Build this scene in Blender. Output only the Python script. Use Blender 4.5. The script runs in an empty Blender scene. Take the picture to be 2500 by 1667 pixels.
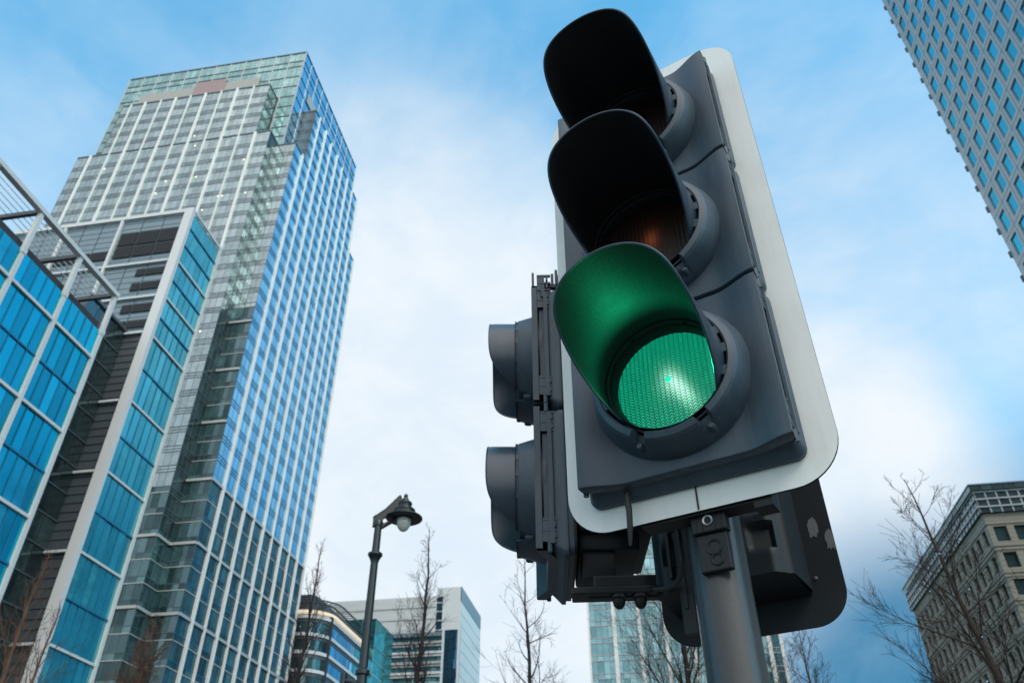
import bpy, bmesh, math, random
from mathutils import Vector, Matrix
R = math.radians
random.seed(7)
SC = bpy.context.scene
COL = SC.collection

# ------------------------------------------------------------------ camera
CAMZ = 1.7
cam_d = bpy.data.cameras.new('camera')
cam = bpy.data.objects.new('camera', cam_d)
COL.objects.link(cam)
cam.location = (0, 0, CAMZ)
cam.rotation_euler = (R(90 + 36.8), 0, R(9.7))
cam_d.sensor_width = 36.0
cam_d.lens = 1946.0 / 2500.0 * 36.0
cam_d.clip_start = 0.05
cam_d.clip_end = 6000
cam_d.dof.use_dof = True
cam_d.dof.focus_distance = 1.62
cam_d.dof.aperture_fstop = 9.0
SC.camera = cam

# ------------------------------------------------------------------ view
SC.view_settings.view_transform = 'Standard'
SC.view_settings.look = 'None'
SC.view_settings.exposure = 0.0
SC.view_settings.gamma = 1.0
SC.view_settings.use_curve_mapping = False
SC.cycles.max_bounces = 6
SC.cycles.use_denoising = True

# ------------------------------------------------------------------ world: Nishita sky with cloud layers spread over directions
SUN_AZ, SUN_EL = 142.0, 47.0          # azimuth clockwise from +Y (the street direction)
world = bpy.data.worlds.new('World')
SC.world = world
world.use_nodes = True
wt = world.node_tree
wt.nodes.clear()
WN, WL = wt.nodes, wt.links


def wmath(op, a, b=None, c=None, clamp=False):
    n = WN.new('ShaderNodeMath'); n.operation = op; n.use_clamp = clamp
    for i, v in enumerate((a, b, c)):
        if v is None: continue
        if isinstance(v, (int, float)): n.inputs[i].default_value = v
        else: WL.new(v, n.inputs[i])
    return n.outputs[0]


def dirv(az, el):
    a, e = R(az), R(el)
    return (math.sin(a) * math.cos(e), math.cos(a) * math.cos(e), math.sin(e))


w_tc = WN.new('ShaderNodeTexCoord')
GEN = w_tc.outputs['Generated']


def smooth(v, lo, hi):
    n = WN.new('ShaderNodeMapRange'); n.interpolation_type = 'SMOOTHSTEP'
    n.inputs['From Min'].default_value = lo; n.inputs['From Max'].default_value = hi
    WL.new(v, n.inputs['Value'])
    return n.outputs['Result']


def lobe(az, el, r0, r1):
    n = WN.new('ShaderNodeVectorMath'); n.operation = 'DOT_PRODUCT'
    WL.new(GEN, n.inputs[0]); n.inputs[1].default_value = dirv(az, el)
    return smooth(n.outputs['Value'], math.cos(R(r1)), math.cos(R(r0)))


def wnoise(scale, detail, rough, sc=(1, 1, 1), dist=0.0):
    m = WN.new('ShaderNodeMapping'); m.inputs['Scale'].default_value = sc
    WL.new(GEN, m.inputs['Vector'])
    n = WN.new('ShaderNodeTexNoise')
    n.inputs['Scale'].default_value = scale; n.inputs['Detail'].default_value = detail
    n.inputs['Roughness'].default_value = rough; n.inputs['Distortion'].default_value = dist
    WL.new(m.outputs[0], n.inputs['Vector'])
    return n.outputs['Fac']


def wmix(f, a, b, mode='MIX'):
    n = WN.new('ShaderNodeMix'); n.data_type = 'RGBA'; n.blend_type = mode
    for k, v in ((0, f), (6, a), (7, b)):
        if isinstance(v, (int, float)): n.inputs[k].default_value = v
        elif isinstance(v, tuple): n.inputs[k].default_value = (*v, 1)
        else: WL.new(v, n.inputs[k])
    return n.outputs[2]


SKY_S = 0.15
sky = WN.new('ShaderNodeTexSky')
sky.sky_type = 'NISHITA'
sky.sun_disc = False
sky.sun_elevation = R(SUN_EL)
sky.sun_rotation = R(SUN_AZ)
sky.air_density = 1.0
sky.dust_density = 0.3
sky.ozone_density = 1.6
K = 1.0 / SKY_S
blue = wmix(1.0, sky.outputs[0], (0.84, 2.42, 2.38), 'MULTIPLY')
nz_big = wnoise(2.6, 7, 0.58, (1, 1, 1.7), 0.3)
nz_fine = wnoise(6.5, 6, 0.6, (1, 1, 1.6), 0.4)
haze_amt = wmath('ADD', wmath('MULTIPLY', smooth(nz_big, 0.36, 0.70), 0.42), 0.08)
col = wmix(haze_amt, blue, (0.50 * K, 0.74 * K, 0.97 * K))
bias = wmath('MULTIPLY', lobe(-20, 27, 4, 34), 1.05)
bias = wmath('MAXIMUM', bias, wmath('MULTIPLY', lobe(11, 24, 2, 20), 0.95))
bias = wmath('MAXIMUM', bias, wmath('MULTIPLY', lobe(185, 35, 30, 74), 0.95))
bias = wmath('MAXIMUM', bias, wmath('MULTIPLY', lobe(-8, 12, 8, 26), 0.95))
bias = wmath('MAXIMUM', bias, wmath('MULTIPLY', lobe(-55, 36, 2, 16), 0.35))
bias = wmath('MAXIMUM', bias, wmath('MULTIPLY', lobe(22, 34, 4, 26), 0.50))
cl = wmath('ADD', bias, wmath('MULTIPLY', wmath('SUBTRACT', nz_big, 0.5), 0.42))
cl = wmath('ADD', cl, wmath('MULTIPLY', wmath('SUBTRACT', nz_fine, 0.5), 0.22), clamp=True)
cl = smooth(cl, 0.02, 0.98)
shade = smooth(nz_fine, 0.30, 0.75)
cloud_c = wmix(shade, (0.75 * K, 0.87 * K, 0.98 * K), (0.90 * K, 0.955 * K, 1.0 * K))
col = wmix(cl, col, cloud_c)
storm = wmath('MULTIPLY', wmath('MAXIMUM', lobe(16.5, 11.0, 1.0, 13.5), lobe(38, 6, 10, 26)),
              wmath('ADD', wmath('MULTIPLY', nz_fine, 0.5), 0.74), clamp=True)  # second lobe is an unseen dark bank, added to darken the glass reflections
col = wmix(storm, col, (0.050 * K, 0.24 * K, 0.44 * K))
# unseen cloud glow added round the veiled sun, brightening faces turned to the viewer
col = wmix(1.0, col, wmix(lobe(SUN_AZ, SUN_EL, 4, 60), (0, 0, 0), (1.25 * K, 1.15 * K, 1.0 * K)), 'ADD')
bg = WN.new('ShaderNodeBackground')
bg.inputs['Strength'].default_value = SKY_S
WL.new(col, bg.inputs['Color'])
wo = WN.new('ShaderNodeOutputWorld')
WL.new(bg.outputs[0], wo.inputs['Surface'])

# ------------------------------------------------------------------ sun: veiled by cloud, soft
sun_d = bpy.data.lights.new('sun', 'SUN')
sun_d.energy = 1.4
sun_d.angle = R(22)
sun_d.color = (1.0, 0.93, 0.84)
sun = bpy.data.objects.new('sun', sun_d)
COL.objects.link(sun)
sv = Vector(dirv(SUN_AZ, SUN_EL))
sun.rotation_euler = (-sv).to_track_quat('-Z', 'Y').to_euler()
sun.location = sv * 50

# ------------------------------------------------------------------ mesh helpers
class MB:
    """collects shapes and links them as ONE mesh object"""
    def __init__(self): self.v = []; self.f = []; self.m = []; self.s = []
    def add(self, vs, fs, mi=0, smooth=False):
        o = len(self.v); self.v += [tuple(p) for p in vs]
        for f in fs:
            self.f.append([o + i for i in f]); self.m.append(mi); self.s.append(smooth)
    def quad(self, a, b, c, d, mi=0): self.add([a, b, c, d], [(0, 1, 2, 3)], mi)
    def box(self, x0, x1, y0, y1, z0, z1, mi=0, M=None):
        vs = [Vector((x, y, z)) for z in (z0, z1) for y in (y0, y1) for x in (x0, x1)]
        if M: vs = [M @ p for p in vs]
        self.add(vs, [(0, 2, 3, 1), (4, 5, 7, 6), (0, 1, 5, 4), (2, 6, 7, 3), (0, 4, 6, 2), (1, 3, 7, 5)], mi)
    def bbox(self, x0, x1, y0, y1, z0, z1, b=0.004, mi=0, M=None):
        """box with bevelled edges"""
        bm = bmesh.new(); bmesh.ops.create_cube(bm, size=1)
        for p in bm.verts:
            p.co = Vector((x0 + (p.co.x + .5) * (x1 - x0), y0 + (p.co.y + .5) * (y1 - y0), z0 + (p.co.z + .5) * (z1 - z0)))
        bmesh.ops.bevel(bm, geom=bm.edges[:], offset=b, segments=2, affect='EDGES', profile=.5)
        bm.verts.index_update()
        vs = [p.co.copy() for p in bm.verts]
        if M: vs = [M @ p for p in vs]
        self.add(vs, [[q.index for q in f.verts] for f in bm.faces], mi); bm.free()
    def tube(self, pts, rs, n=8, mi=0, cap=True, smooth=True):
        pts = [Vector(p) for p in pts]
        if not isinstance(rs, (list, tuple)): rs = [rs] * len(pts)
        vs = []; fs = []
        prev = None
        for i, p in enumerate(pts):
            t = (pts[min(i + 1, len(pts) - 1)] - pts[max(i - 1, 0)])
            if t.length < 1e-9: t = Vector((0, 0, 1))
            t.normalize()
            if prev is None:
                a = t.orthogonal().normalized()
            else:
                a = (prev - t * prev.dot(t))
                a = a.normalized() if a.length > 1e-6 else t.orthogonal().normalized()
            prev = a; b = t.cross(a)
            for k in range(n):
                an = 2 * math.pi * k / n
                vs.append(p + (a * math.cos(an) + b * math.sin(an)) * rs[i])
        for i in range(len(pts) - 1):
            for k in range(n):
                fs.append((i * n + k, i * n + (k + 1) % n, (i + 1) * n + (k + 1) % n, (i + 1) * n + k))
        self.add(vs, fs, mi, smooth)
        if cap:
            self.add(vs[:n], [tuple(range(n))[::-1]], mi); self.add(vs[-n:], [tuple(range(n))], mi)
    def lathe(self, prof, n=32, M=None, mi=0, smooth=True, wfun=None, close=False):
        """prof: (radius, height) round local z"""
        vs = []; fs = []
        m = len(prof)
        for k in range(n):
            an = 2 * math.pi * k / n
            for j, (r, h) in enumerate(prof):
                if wfun: r, h = wfun(an, j, r, h)
                p = Vector((r * math.cos(an), r * math.sin(an), h))
                vs.append(M @ p if M else p)
        for k in range(n):
            k2 = (k + 1) % n
            for j in range(m - 1):
                fs.append((k * m + j, k2 * m + j, k2 * m + j + 1, k * m + j + 1))
        self.add(vs, fs, mi, smooth)
    def prism(self, poly, h0, h1, M=None, mi=0):
        """poly (x, y) extruded along local z"""
        n = len(poly)
        vs = [Vector((x, y, h)) for h in (h0, h1) for x, y in poly]
        if M: vs = [M @ p for p in vs]
        fs = [tuple(range(n))[::-1], tuple(range(n, 2 * n))] + [(i, (i + 1) % n, n + (i + 1) % n, n + i) for i in range(n)]
        self.add(vs, fs, mi)
    def build(self, name, mats, parent=None, angle=None):
        me = bpy.data.meshes.new(name)
        me.from_pydata(self.v, [], self.f)
        if not isinstance(mats, (list, tuple)): mats = [mats]
        for m in mats: me.materials.append(m)
        me.polygons.foreach_set('material_index', self.m)
        me.polygons.foreach_set('use_smooth', self.s)
        me.update()
        if any(self.s): me.set_sharp_from_angle(angle=R(38))
        o = bpy.data.objects.new(name, me); COL.objects.link(o)
        if parent: o.parent = parent
        return o


def tag(o, label=None, cat=None, group=None, kind=None):
    if label: o['label'] = label
    if cat: o['category'] = cat
    if group: o['group'] = group
    if kind: o['kind'] = kind
    return o


def thing(name, loc, rz, label, cat, group=None):
    o = bpy.data.objects.new(name, None); COL.objects.link(o)
    o.empty_display_size = 0.2
    o.location = loc; o.rotation_euler = (0, 0, rz)
    return tag(o, label, cat, group)


def copy_part(o, parent):
    c = o.copy(); COL.objects.link(c); c.parent = parent
    return c


def rrect(x0, x1, y0, y1, r, n=8):
    pts = []
    for cx, cy, a0 in ((x1 - r, y0 + r, -90), (x1 - r, y1 - r, 0), (x0 + r, y1 - r, 90), (x0 + r, y0 + r, 180)):
        for i in range(n + 1):
            a = R(a0 + 90 * i / n); pts.append((cx + r * math.cos(a), cy + r * math.sin(a)))
    return pts


# ------------------------------------------------------------------ materials
def mat(name):
    m = bpy.data.materials.new(name); m.use_nodes = True
    t = m.node_tree
    return m, t, t.nodes, t.links, t.nodes['Principled BSDF']


def plain(name, c, rough=0.5, metal=0.0, spec=0.5, var=0.12, scale=6.0, bump=0.0, bscale=40.0, coat=0.0, streak=0.0, dust=(0.3, 0.29, 0.27)):
    """solid paint / plastic / metal with mottled wear in object space"""
    m, t, N, L, p = mat(name)
    tc = N.new('ShaderNodeTexCoord')
    nz = N.new('ShaderNodeTexNoise'); nz.inputs['Scale'].default_value = scale; nz.inputs['Detail'].default_value = 6
    nz.inputs['Roughness'].default_value = 0.65
    L.new(tc.outputs['Object'], nz.inputs['Vector'])
    mx = N.new('ShaderNodeMix'); mx.data_type = 'RGBA'
    mx.inputs[6].default_value = (*[x * (1 - var) for x in c], 1)
    mx.inputs[7].default_value = (*[min(1, x * (1 + var)) for x in c], 1)
    L.new(nz.outputs['Fac'], mx.inputs[0])
    if streak:
        # rain-washed grime: specks and runs that are longer than they are wide
        mp = N.new('ShaderNodeMapping'); mp.inputs['Scale'].default_value = (38, 38, 5); L.new(tc.outputs['Object'], mp.inputs['Vector'])
        ns = N.new('ShaderNodeTexNoise'); ns.inputs['Scale'].default_value = 1.0; ns.inputs['Detail'].default_value = 8; ns.inputs['Roughness'].default_value = .75
        L.new(mp.outputs[0], ns.inputs['Vector'])
        n3 = N.new('ShaderNodeTexNoise'); n3.inputs['Scale'].default_value = 3.5; n3.inputs['Detail'].default_value = 3; L.new(tc.outputs['Object'], n3.inputs['Vector'])
        ml = N.new('ShaderNodeMath'); ml.operation = 'MULTIPLY'; L.new(ns.outputs['Fac'], ml.inputs[0]); L.new(n3.outputs['Fac'], ml.inputs[1])
        ms = N.new('ShaderNodeMapRange'); ms.inputs['From Min'].default_value = .22; ms.inputs['From Max'].default_value = .42; ms.inputs['To Max'].default_value = streak
        L.new(ml.outputs[0], ms.inputs['Value'])
        md = N.new('ShaderNodeMix'); md.data_type = 'RGBA'; md.inputs[7].default_value = (*dust, 1)
        L.new(ms.outputs[0], md.inputs[0]); L.new(mx.outputs[2], md.inputs[6]); L.new(md.outputs[2], p.inputs['Base Color'])
    else: L.new(mx.outputs[2], p.inputs['Base Color'])
    mr = N.new('ShaderNodeMapRange'); mr.inputs['To Min'].default_value = max(0.02, rough - 0.08); mr.inputs['To Max'].default_value = rough + 0.08
    L.new(nz.outputs['Fac'], mr.inputs['Value']); L.new(mr.outputs[0], p.inputs['Roughness'])
    p.inputs['Metallic'].default_value = metal
    p.inputs['Specular IOR Level'].default_value = spec
    p.inputs['Coat Weight'].default_value = coat
    if bump:
        n2 = N.new('ShaderNodeTexNoise'); n2.inputs['Scale'].default_value = bscale; n2.inputs['Detail'].default_value = 4
        L.new(tc.outputs['Object'], n2.inputs['Vector'])
        b = N.new('ShaderNodeBump'); b.inputs['Strength'].default_value = bump; b.inputs['Distance'].default_value = 0.01
        L.new(n2.outputs['Fac'], b.inputs['Height']); L.new(b.outputs[0], p.inputs['Normal'])
    return m


def glass(name, dark, light, tint, refl, rough=0.03, thr=0.72):
    """coated facade glass: rooms and blinds behind (one tone per pane), tinted mirror coat"""
    m, t, N, L, p = mat(name)
    ge = N.new('ShaderNodeNewGeometry')
    rp = N.new('ShaderNodeValToRGB')
    rp.color_ramp.elements[0].color = (*dark, 1); rp.color_ramp.elements[0].position = 0.0
    rp.color_ramp.elements[1].color = (*light, 1); rp.color_ramp.elements[1].position = 1.0
    e = rp.color_ramp.elements.new(thr); e.color = (*[a * .75 + b * .25 for a, b in zip(dark, light)], 1)
    oi = N.new('ShaderNodeObjectInfo')
    ad = N.new('ShaderNodeMath'); ad.operation = 'ADD'; L.new(ge.outputs['Random Per Island'], ad.inputs[0]); L.new(oi.outputs['Random'], ad.inputs[1])
    fr = N.new('ShaderNodeMath'); fr.operation = 'FRACT'; L.new(ad.outputs[0], fr.inputs[0])
    L.new(fr.outputs[0], rp.inputs[0])
    f7 = N.new('ShaderNodeMath'); f7.operation = 'MULTIPLY'; L.new(fr.outputs[0], f7.inputs[0]); f7.inputs[1].default_value = 7.31
    r2 = N.new('ShaderNodeMath'); r2.operation = 'FRACT'; L.new(f7.outputs[0], r2.inputs[0])
    p.inputs['Roughness'].default_value = 0.5
    p.inputs['Specular IOR Level'].default_value = 0.2
    # floor edges, furniture and half-drawn blinds seen dimly through the pane
    tc = N.new('ShaderNodeTexCoord')
    mpi = N.new('ShaderNodeMapping'); mpi.inputs['Scale'].default_value = (.9, .9, 1.6); L.new(tc.outputs['Object'], mpi.inputs['Vector'])
    ni = N.new('ShaderNodeTexNoise'); ni.inputs['Scale'].default_value = .55; ni.inputs['Detail'].default_value = 5; ni.inputs['Roughness'].default_value = .7
    L.new(mpi.outputs[0], ni.inputs['Vector'])
    mi_ = N.new('ShaderNodeMapRange'); mi_.inputs['From Min'].default_value = .3; mi_.inputs['From Max'].default_value = .7; mi_.inputs['To Min'].default_value = .35; mi_.inputs['To Max'].default_value = 1.5
    L.new(ni.outputs['Fac'], mi_.inputs['Value'])
    mxi = N.new('ShaderNodeMix'); mxi.data_type = 'RGBA'; mxi.blend_type = 'MULTIPLY'; mxi.inputs[0].default_value = 1
    L.new(rp.outputs[0], mxi.inputs[6]); L.new(mi_.outputs[0], mxi.inputs[7])
    L.new(mxi.outputs[2], p.inputs['Base Color'])
    gl = N.new('ShaderNodeBsdfGlossy'); gl.inputs['Roughness'].default_value = rough
    gl.inputs['Color'].default_value = (*tint, 1)
    nz = N.new('ShaderNodeTexNoise'); nz.inputs['Scale'].default_value = 0.25; nz.inputs['Detail'].default_value = 2
    L.new(tc.outputs['Object'], nz.inputs['Vector'])
    b = N.new('ShaderNodeBump'); b.inputs['Strength'].default_value = 0.25; b.inputs['Distance'].default_value = 0.03
    L.new(nz.outputs['Fac'], b.inputs['Height']); L.new(b.outputs[0], gl.inputs['Normal'])
    lw = N.new('ShaderNodeLayerWeight'); lw.inputs['Blend'].default_value = 0.35
    mr = N.new('ShaderNodeMapRange'); mr.inputs['To Min'].default_value = refl; mr.inputs['To Max'].default_value = min(1, refl + 0.35)
    L.new(lw.outputs['Fresnel'], mr.inputs['Value'])
    mv = N.new('ShaderNodeMath'); mv.operation = 'MULTIPLY_ADD'; L.new(r2.outputs[0], mv.inputs[0]); mv.inputs[1].default_value = .24; mv.inputs[2].default_value = -.15
    ms_ = N.new('ShaderNodeMath'); ms_.operation = 'ADD'; ms_.use_clamp = True; L.new(mr.outputs[0], ms_.inputs[0]); L.new(mv.outputs[0], ms_.inputs[1])
    mx = N.new('ShaderNodeMixShader')
    L.new(ms_.outputs[0], mx.inputs[0]); L.new(p.outputs[0], mx.inputs[1]); L.new(gl.outputs[0], mx.inputs[2])
    L.new(mx.outputs[0], N['Material Output'].inputs['Surface'])
    return m


def emit(name, c, s):
    m, t, N, L, p = mat(name)
    p.inputs['Base Color'].default_value = (*c, 1)
    p.inputs['Emission Color'].default_value = (*c, 1); p.inputs['Emission Strength'].default_value = s
    return m


def stone(name, c, joint_h, joint_v, dark=0.55):
    m, t, N, L, p = mat(name)
    tc = N.new('ShaderNodeTexCoord')
    nz = N.new('ShaderNodeTexNoise'); nz.inputs['Scale'].default_value = 0.7; nz.inputs['Detail'].default_value = 8; nz.inputs['Roughness'].default_value = .7
    L.new(tc.outputs['Object'], nz.inputs['Vector'])
    mx = N.new('ShaderNodeMix'); mx.data_type = 'RGBA'
    mx.inputs[6].default_value = (*[x * .84 for x in c], 1); mx.inputs[7].default_value = (*[x * 1.14 for x in c], 1)
    L.new(nz.outputs['Fac'], mx.inputs[0])
    sp = N.new('ShaderNodeSeparateXYZ'); L.new(tc.outputs['Object'], sp.inputs[0])

    def joint(sock, pitch, w):
        d = N.new('ShaderNodeMath'); d.operation = 'DIVIDE'; L.new(sock, d.inputs[0]); d.inputs[1].default_value = pitch
        f = N.new('ShaderNodeMath'); f.operation = 'FRACT'; L.new(d.outputs[0], f.inputs[0])
        c_ = N.new('ShaderNodeMath'); c_.operation = 'LESS_THAN'; L.new(f.outputs[0], c_.inputs[0]); c_.inputs[1].default_value = w / pitch
        return c_.outputs[0]
    j = joint(sp.outputs['Z'], joint_h, 0.06)
    m2 = N.new('ShaderNodeMix'); m2.data_type = 'RGBA'
    L.new(j, m2.inputs[0]); L.new(mx.outputs[2], m2.inputs[6]); m2.inputs[7].default_value = (*[x * dark for x in c], 1)
    L.new(m2.outputs[2], p.inputs['Base Color'])
    p.inputs['Roughness'].default_value = 0.85
    return m


M = {}
M['plastic'] = plain('black_polycarbonate', (0.036, 0.060, 0.086), 0.46, 0, 0.45, 0.25, 9.0, 0.04, 300, streak=.30, dust=(.13, .17, .20))
M['plastic_gloss'] = plain('black_visor_plastic', (0.028, 0.050, 0.076), 0.31, 0, 0.6, 0.2, 8.0, 0.02, 220, streak=.2, dust=(.12, .155, .185))
M['visor_in'] = plain('matt_visor_lining', (0.011, 0.013, 0.016), 0.5, 0, 0.28, 0.45, 22.0, 0.05, 160)
M['board_white'] = plain('white_board_film', (0.68, 0.72, 0.72), 0.42, 0, 0.35, 0.05, 3.0, streak=.34, dust=(.38, .39, .36))
M['board_back'] = plain('dark_board_back', (0.009, 0.014, 0.019), 0.55, 0, 0.3, 0.15, 5.0, streak=.08, dust=(.03, .036, .042))
M['rubber'] = plain('black_rubber', (0.018, 0.019, 0.021), 0.6)
M['pole'] = plain('grey_painted_steel', (0.042, 0.046, 0.050), 0.26, 0.0, 0.42, 0.16, 5.0, 0.05, 120, streak=.3, dust=(.025, .027, .03))
M['bracket'] = plain('dark_bracket_steel', (0.012, 0.015, 0.018), 0.5, 0.1, 0.35, 0.2, 10.0)
M['steel_ring'] = plain('bare_bolt_steel', (0.35, 0.35, 0.36), 0.35, 0.9)
M['smear'] = plain('grey_paint_smear', (0.12, 0.128, 0.135), 0.8, 0, .3, .25, 60)
M['white_fin'] = plain('white_aluminium_fin', (0.80, 0.79, 0.77), 0.42, 0.0, 0.5, 0.05, 0.2)
M['white_panel'] = plain('pale_cladding_panel', (0.62, 0.64, 0.65), 0.5, 0, .4, .06, .2)
M['spandrel'] = plain('grey_spandrel_metal', (0.095, 0.125, 0.145), 0.4, 0.2, .5, .2, .4)
M['spandrel_blue'] = plain('blue_grey_spandrel', (0.01, 0.17, 0.32), 0.3, 0.2, .5, .2, .4)
M['spandrel_light'] = plain('pale_spandrel_metal', (0.42, 0.43, 0.43), 0.4, 0.1, .5, .1, .4)
M['dark_panel'] = plain('slate_grey_louvre', (0.070, 0.082, 0.095), 0.45, 0.1, .5, .2, .3)
M['mid_panel'] = plain('blue_grey_panel', (0.19, 0.265, 0.31), 0.38, 0.2, .5, .12, .3)
M['black_panel'] = plain('black_grille', (0.020, 0.024, 0.030), 0.5, 0, .4, .2, .4)
M['core'] = plain('dark_building_core', (0.03, 0.035, 0.04), 0.8)
M['lamp_black'] = plain('black_cast_iron_paint', (0.007, 0.014, 0.018), 0.34, 0.0, 0.45, 0.2, 12, 0.03, 60, coat=.1)
M['bark'] = plain('brown_bark', (0.040, 0.031, 0.027), 0.9, 0, .2, .4, 14, .3, 60)
M['bark_grey'] = plain('grey_brown_bark', (0.034, 0.030, 0.032), 0.9, 0, .2, .4, 14, .3, 60)
M['bark_red'] = plain('reddish_bark', (0.115, 0.068, 0.050), 0.9, 0, .2, .35, 14, .3, 60)
M['asphalt'] = plain('asphalt', (0.05, 0.05, 0.052), 0.9, 0, .3, .25, 3, .2, 40)
M['paving'] = plain('granite_paving', (0.085, 0.083, 0.08), 0.8, 0, .3, .15, 2, .1, 20)
M['paint'] = plain('road_paint', (0.7, 0.7, 0.68), 0.7)
M['kerb'] = plain('granite_kerb', (0.30, 0.295, 0.285), .8)
M['steel_clad'] = plain('grey_steel_cladding', (0.40, 0.40, 0.415), 0.42, 0.25, .5, .08, .25)
M['stone_warm'] = stone('warm_limestone', (0.32, 0.275, 0.225), 0.62, 1.2)
M['stone_left'] = M['stone_warm']
M['g_front'] = glass('pale_grey_green_glass', (0.13, 0.175, 0.185), (0.24, 0.29, 0.295), (0.62, 0.72, 0.74), 0.46, 0.05)
M['g_crown'] = glass('aqua_green_glass', (0.12, 0.26, 0.27), (0.25, 0.42, 0.42), (0.55, 0.74, 0.74), 0.3, 0.06)
M['g_tower'] = glass('blue_coated_glass', (0.010, 0.060, 0.10), (0.04, 0.13, 0.19), (0.40, 0.75, 0.98), 0.72, 0.03, .8)
M['g_low'] = glass('dark_reflection_glass', (0.006, 0.028, 0.032), (0.05, 0.12, 0.12), (0.40, 0.60, 0.64), 0.17, 0.03, .7)  # dark reflections on the tower's lower floors are put into this glass colour
M['g_blue'] = glass('deep_blue_glass', (0.0, 0.035, 0.07), (0.02, 0.20, 0.29), (0.02, 0.72, 0.88), 0.48, 0.03, .8)
M['g_teal'] = glass('teal_glass', (0.0, 0.11, 0.135), (0.03, 0.24, 0.27), (0.30, 0.84, 0.86), 0.46, 0.03, .75)
M['g_green'] = glass('dark_green_glass', (0.012, 0.024, 0.026), (0.05, 0.085, 0.085), (0.26, 0.35, 0.37), 0.30, .04)
M['g_window'] = glass('blue_window_glass', (0.0, 0.12, 0.21), (0.02, 0.2, 0.32), (0.05, 0.50, 0.76), 0.56, .03, .8)
M['g_stone'] = glass('dark_window_glass', (0.004, 0.022, 0.022), (0.02, 0.06, 0.06), (0.25, 0.40, 0.40), 0.16, .04, .8)
M['g_block'] = glass('sea_green_glass', (0.0, 0.10, 0.12), (0.02, 0.17, 0.19), (0.16, 0.55, 0.60), 0.4, 0.03)
M['g_pale'] = glass('pale_teal_glass', (0.015, 0.11, 0.135), (0.16, 0.34, 0.37), (0.45, 0.72, 0.78), 0.34, .04)
M['warm_lit'] = emit('lit_warm_soffit', (1.0, 0.82, 0.6), 0.55)
M['ceiling_lit'] = emit('lit_office_light', (1.0, 0.92, 0.66), 1.2)
M['fairy_lit'] = emit('lit_blue_bulb', (0.30, 0.68, 1.0), 1.1)
M['sign_red'] = plain('faded_red_sign', (0.33, 0.225, 0.225), .6)
M['sign_grey'] = plain('blank_grey_sign', (0.36, 0.35, 0.33), .6)


# ------------------------------------------------------------------ ground
def structure(o, label, cat): return tag(o, label, cat, kind='structure')


mb = MB(); mb.quad((-1500, -1500, 0), (1500, -1500, 0), (1500, 1500, 0), (-1500, 1500, 0))
tag(mb.build('ground', M['paving']), kind='structure')
mb = MB(); mb.quad((3, -200, .004), (15, -200, .004), (15, 330, .004), (3, 330, .004))
tag(mb.build('road', M['asphalt']), kind='structure')
mb = MB()
for x0, x1 in ((2.7, 3.0), (15.0, 15.3)): mb.box(x0, x1, -200, 330, -.05, .12)
tag(mb.build('kerb', M['kerb']), kind='structure')
mb = MB()
for i in range(60): mb.quad((8.95, -100 + i * 7, .008), (9.05, -100 + i * 7, .008), (9.05, -96 + i * 7, .008), (8.95, -96 + i * 7, .008))
tag(mb.build('road_markings', M['paint']), kind='structure')


# ------------------------------------------------------------------ facade helpers
def panes(mb, O, U, V, N, us, vs, gap=0.02, tilt=0.004, mi=0, skip=None):
    """one quad per pane, each a hair out of true"""
    O, U, V, N = Vector(O), Vector(U), Vector(V), Vector(N)
    for i in range(len(us) - 1):
        for j in range(len(vs) - 1):
            if skip and skip(us[i], us[i + 1], vs[j], vs[j + 1]): continue
            a, b = random.gauss(0, tilt), random.gauss(0, tilt)
            w, h = us[i + 1] - us[i], vs[j + 1] - vs[j]
            p = []
            for s, t in ((0, 0), (1, 0), (1, 1), (0, 1)):
                uu = us[i] + gap + s * (w - 2 * gap); vv = vs[j] + gap + t * (h - 2 * gap)
                p.append(O + U * uu + V * vv + N * ((s - .5) * a * w + (t - .5) * b * h))
            mb.add(p, [(0, 1, 2, 3)], mi)


def frange(a, b, step):
    n = max(1, round((b - a) / step))
    return [a + (b - a) * i / n for i in range(n + 1)]


def wall_holes(mb, O, U, V, N, us, vs, hole, depth, mi=0, mi_rev=0):
    """one wall sheet with window openings and their reveals"""
    O, U, V, N = Vector(O), Vector(U), Vector(V), Vector(N)
    P = lambda u, v, d=0: O + U * u + V * v - N * d
    for i in range(len(us) - 1):
        for j in range(len(vs) - 1):
            a, b, c, d = us[i], us[i + 1], vs[j], vs[j + 1]
            if not hole(i, j): mb.quad(P(a, c), P(b, c), P(b, d), P(a, d), mi)
            else:
                mb.quad(P(a, c), P(b, c), P(b, c, depth), P(a, c, depth), mi_rev)
                mb.quad(P(a, d, depth), P(b, d, depth), P(b, d), P(a, d), mi_rev)
                mb.quad(P(a, c), P(a, c, depth), P(a, d, depth), P(a, d), mi_rev)
                mb.quad(P(b, c, depth), P(b, c), P(b, d), P(b, d, depth), mi_rev)


X, Y, Z = Vector((1, 0, 0)), Vector((0, 1, 0)), Vector((0, 0, 1))
def bldg(name, loc, label, cat='building', group=None):
    return thing(name, loc, 0, label, cat, group)


def part(mb, name, mats, root, kind=None):
    o = mb.build(name, mats, root); o.location = -root.location
    if kind: o['kind'] = kind
    return o


def sub(mb, name, mats, parent): return mb.build(name, mats, parent)


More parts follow.
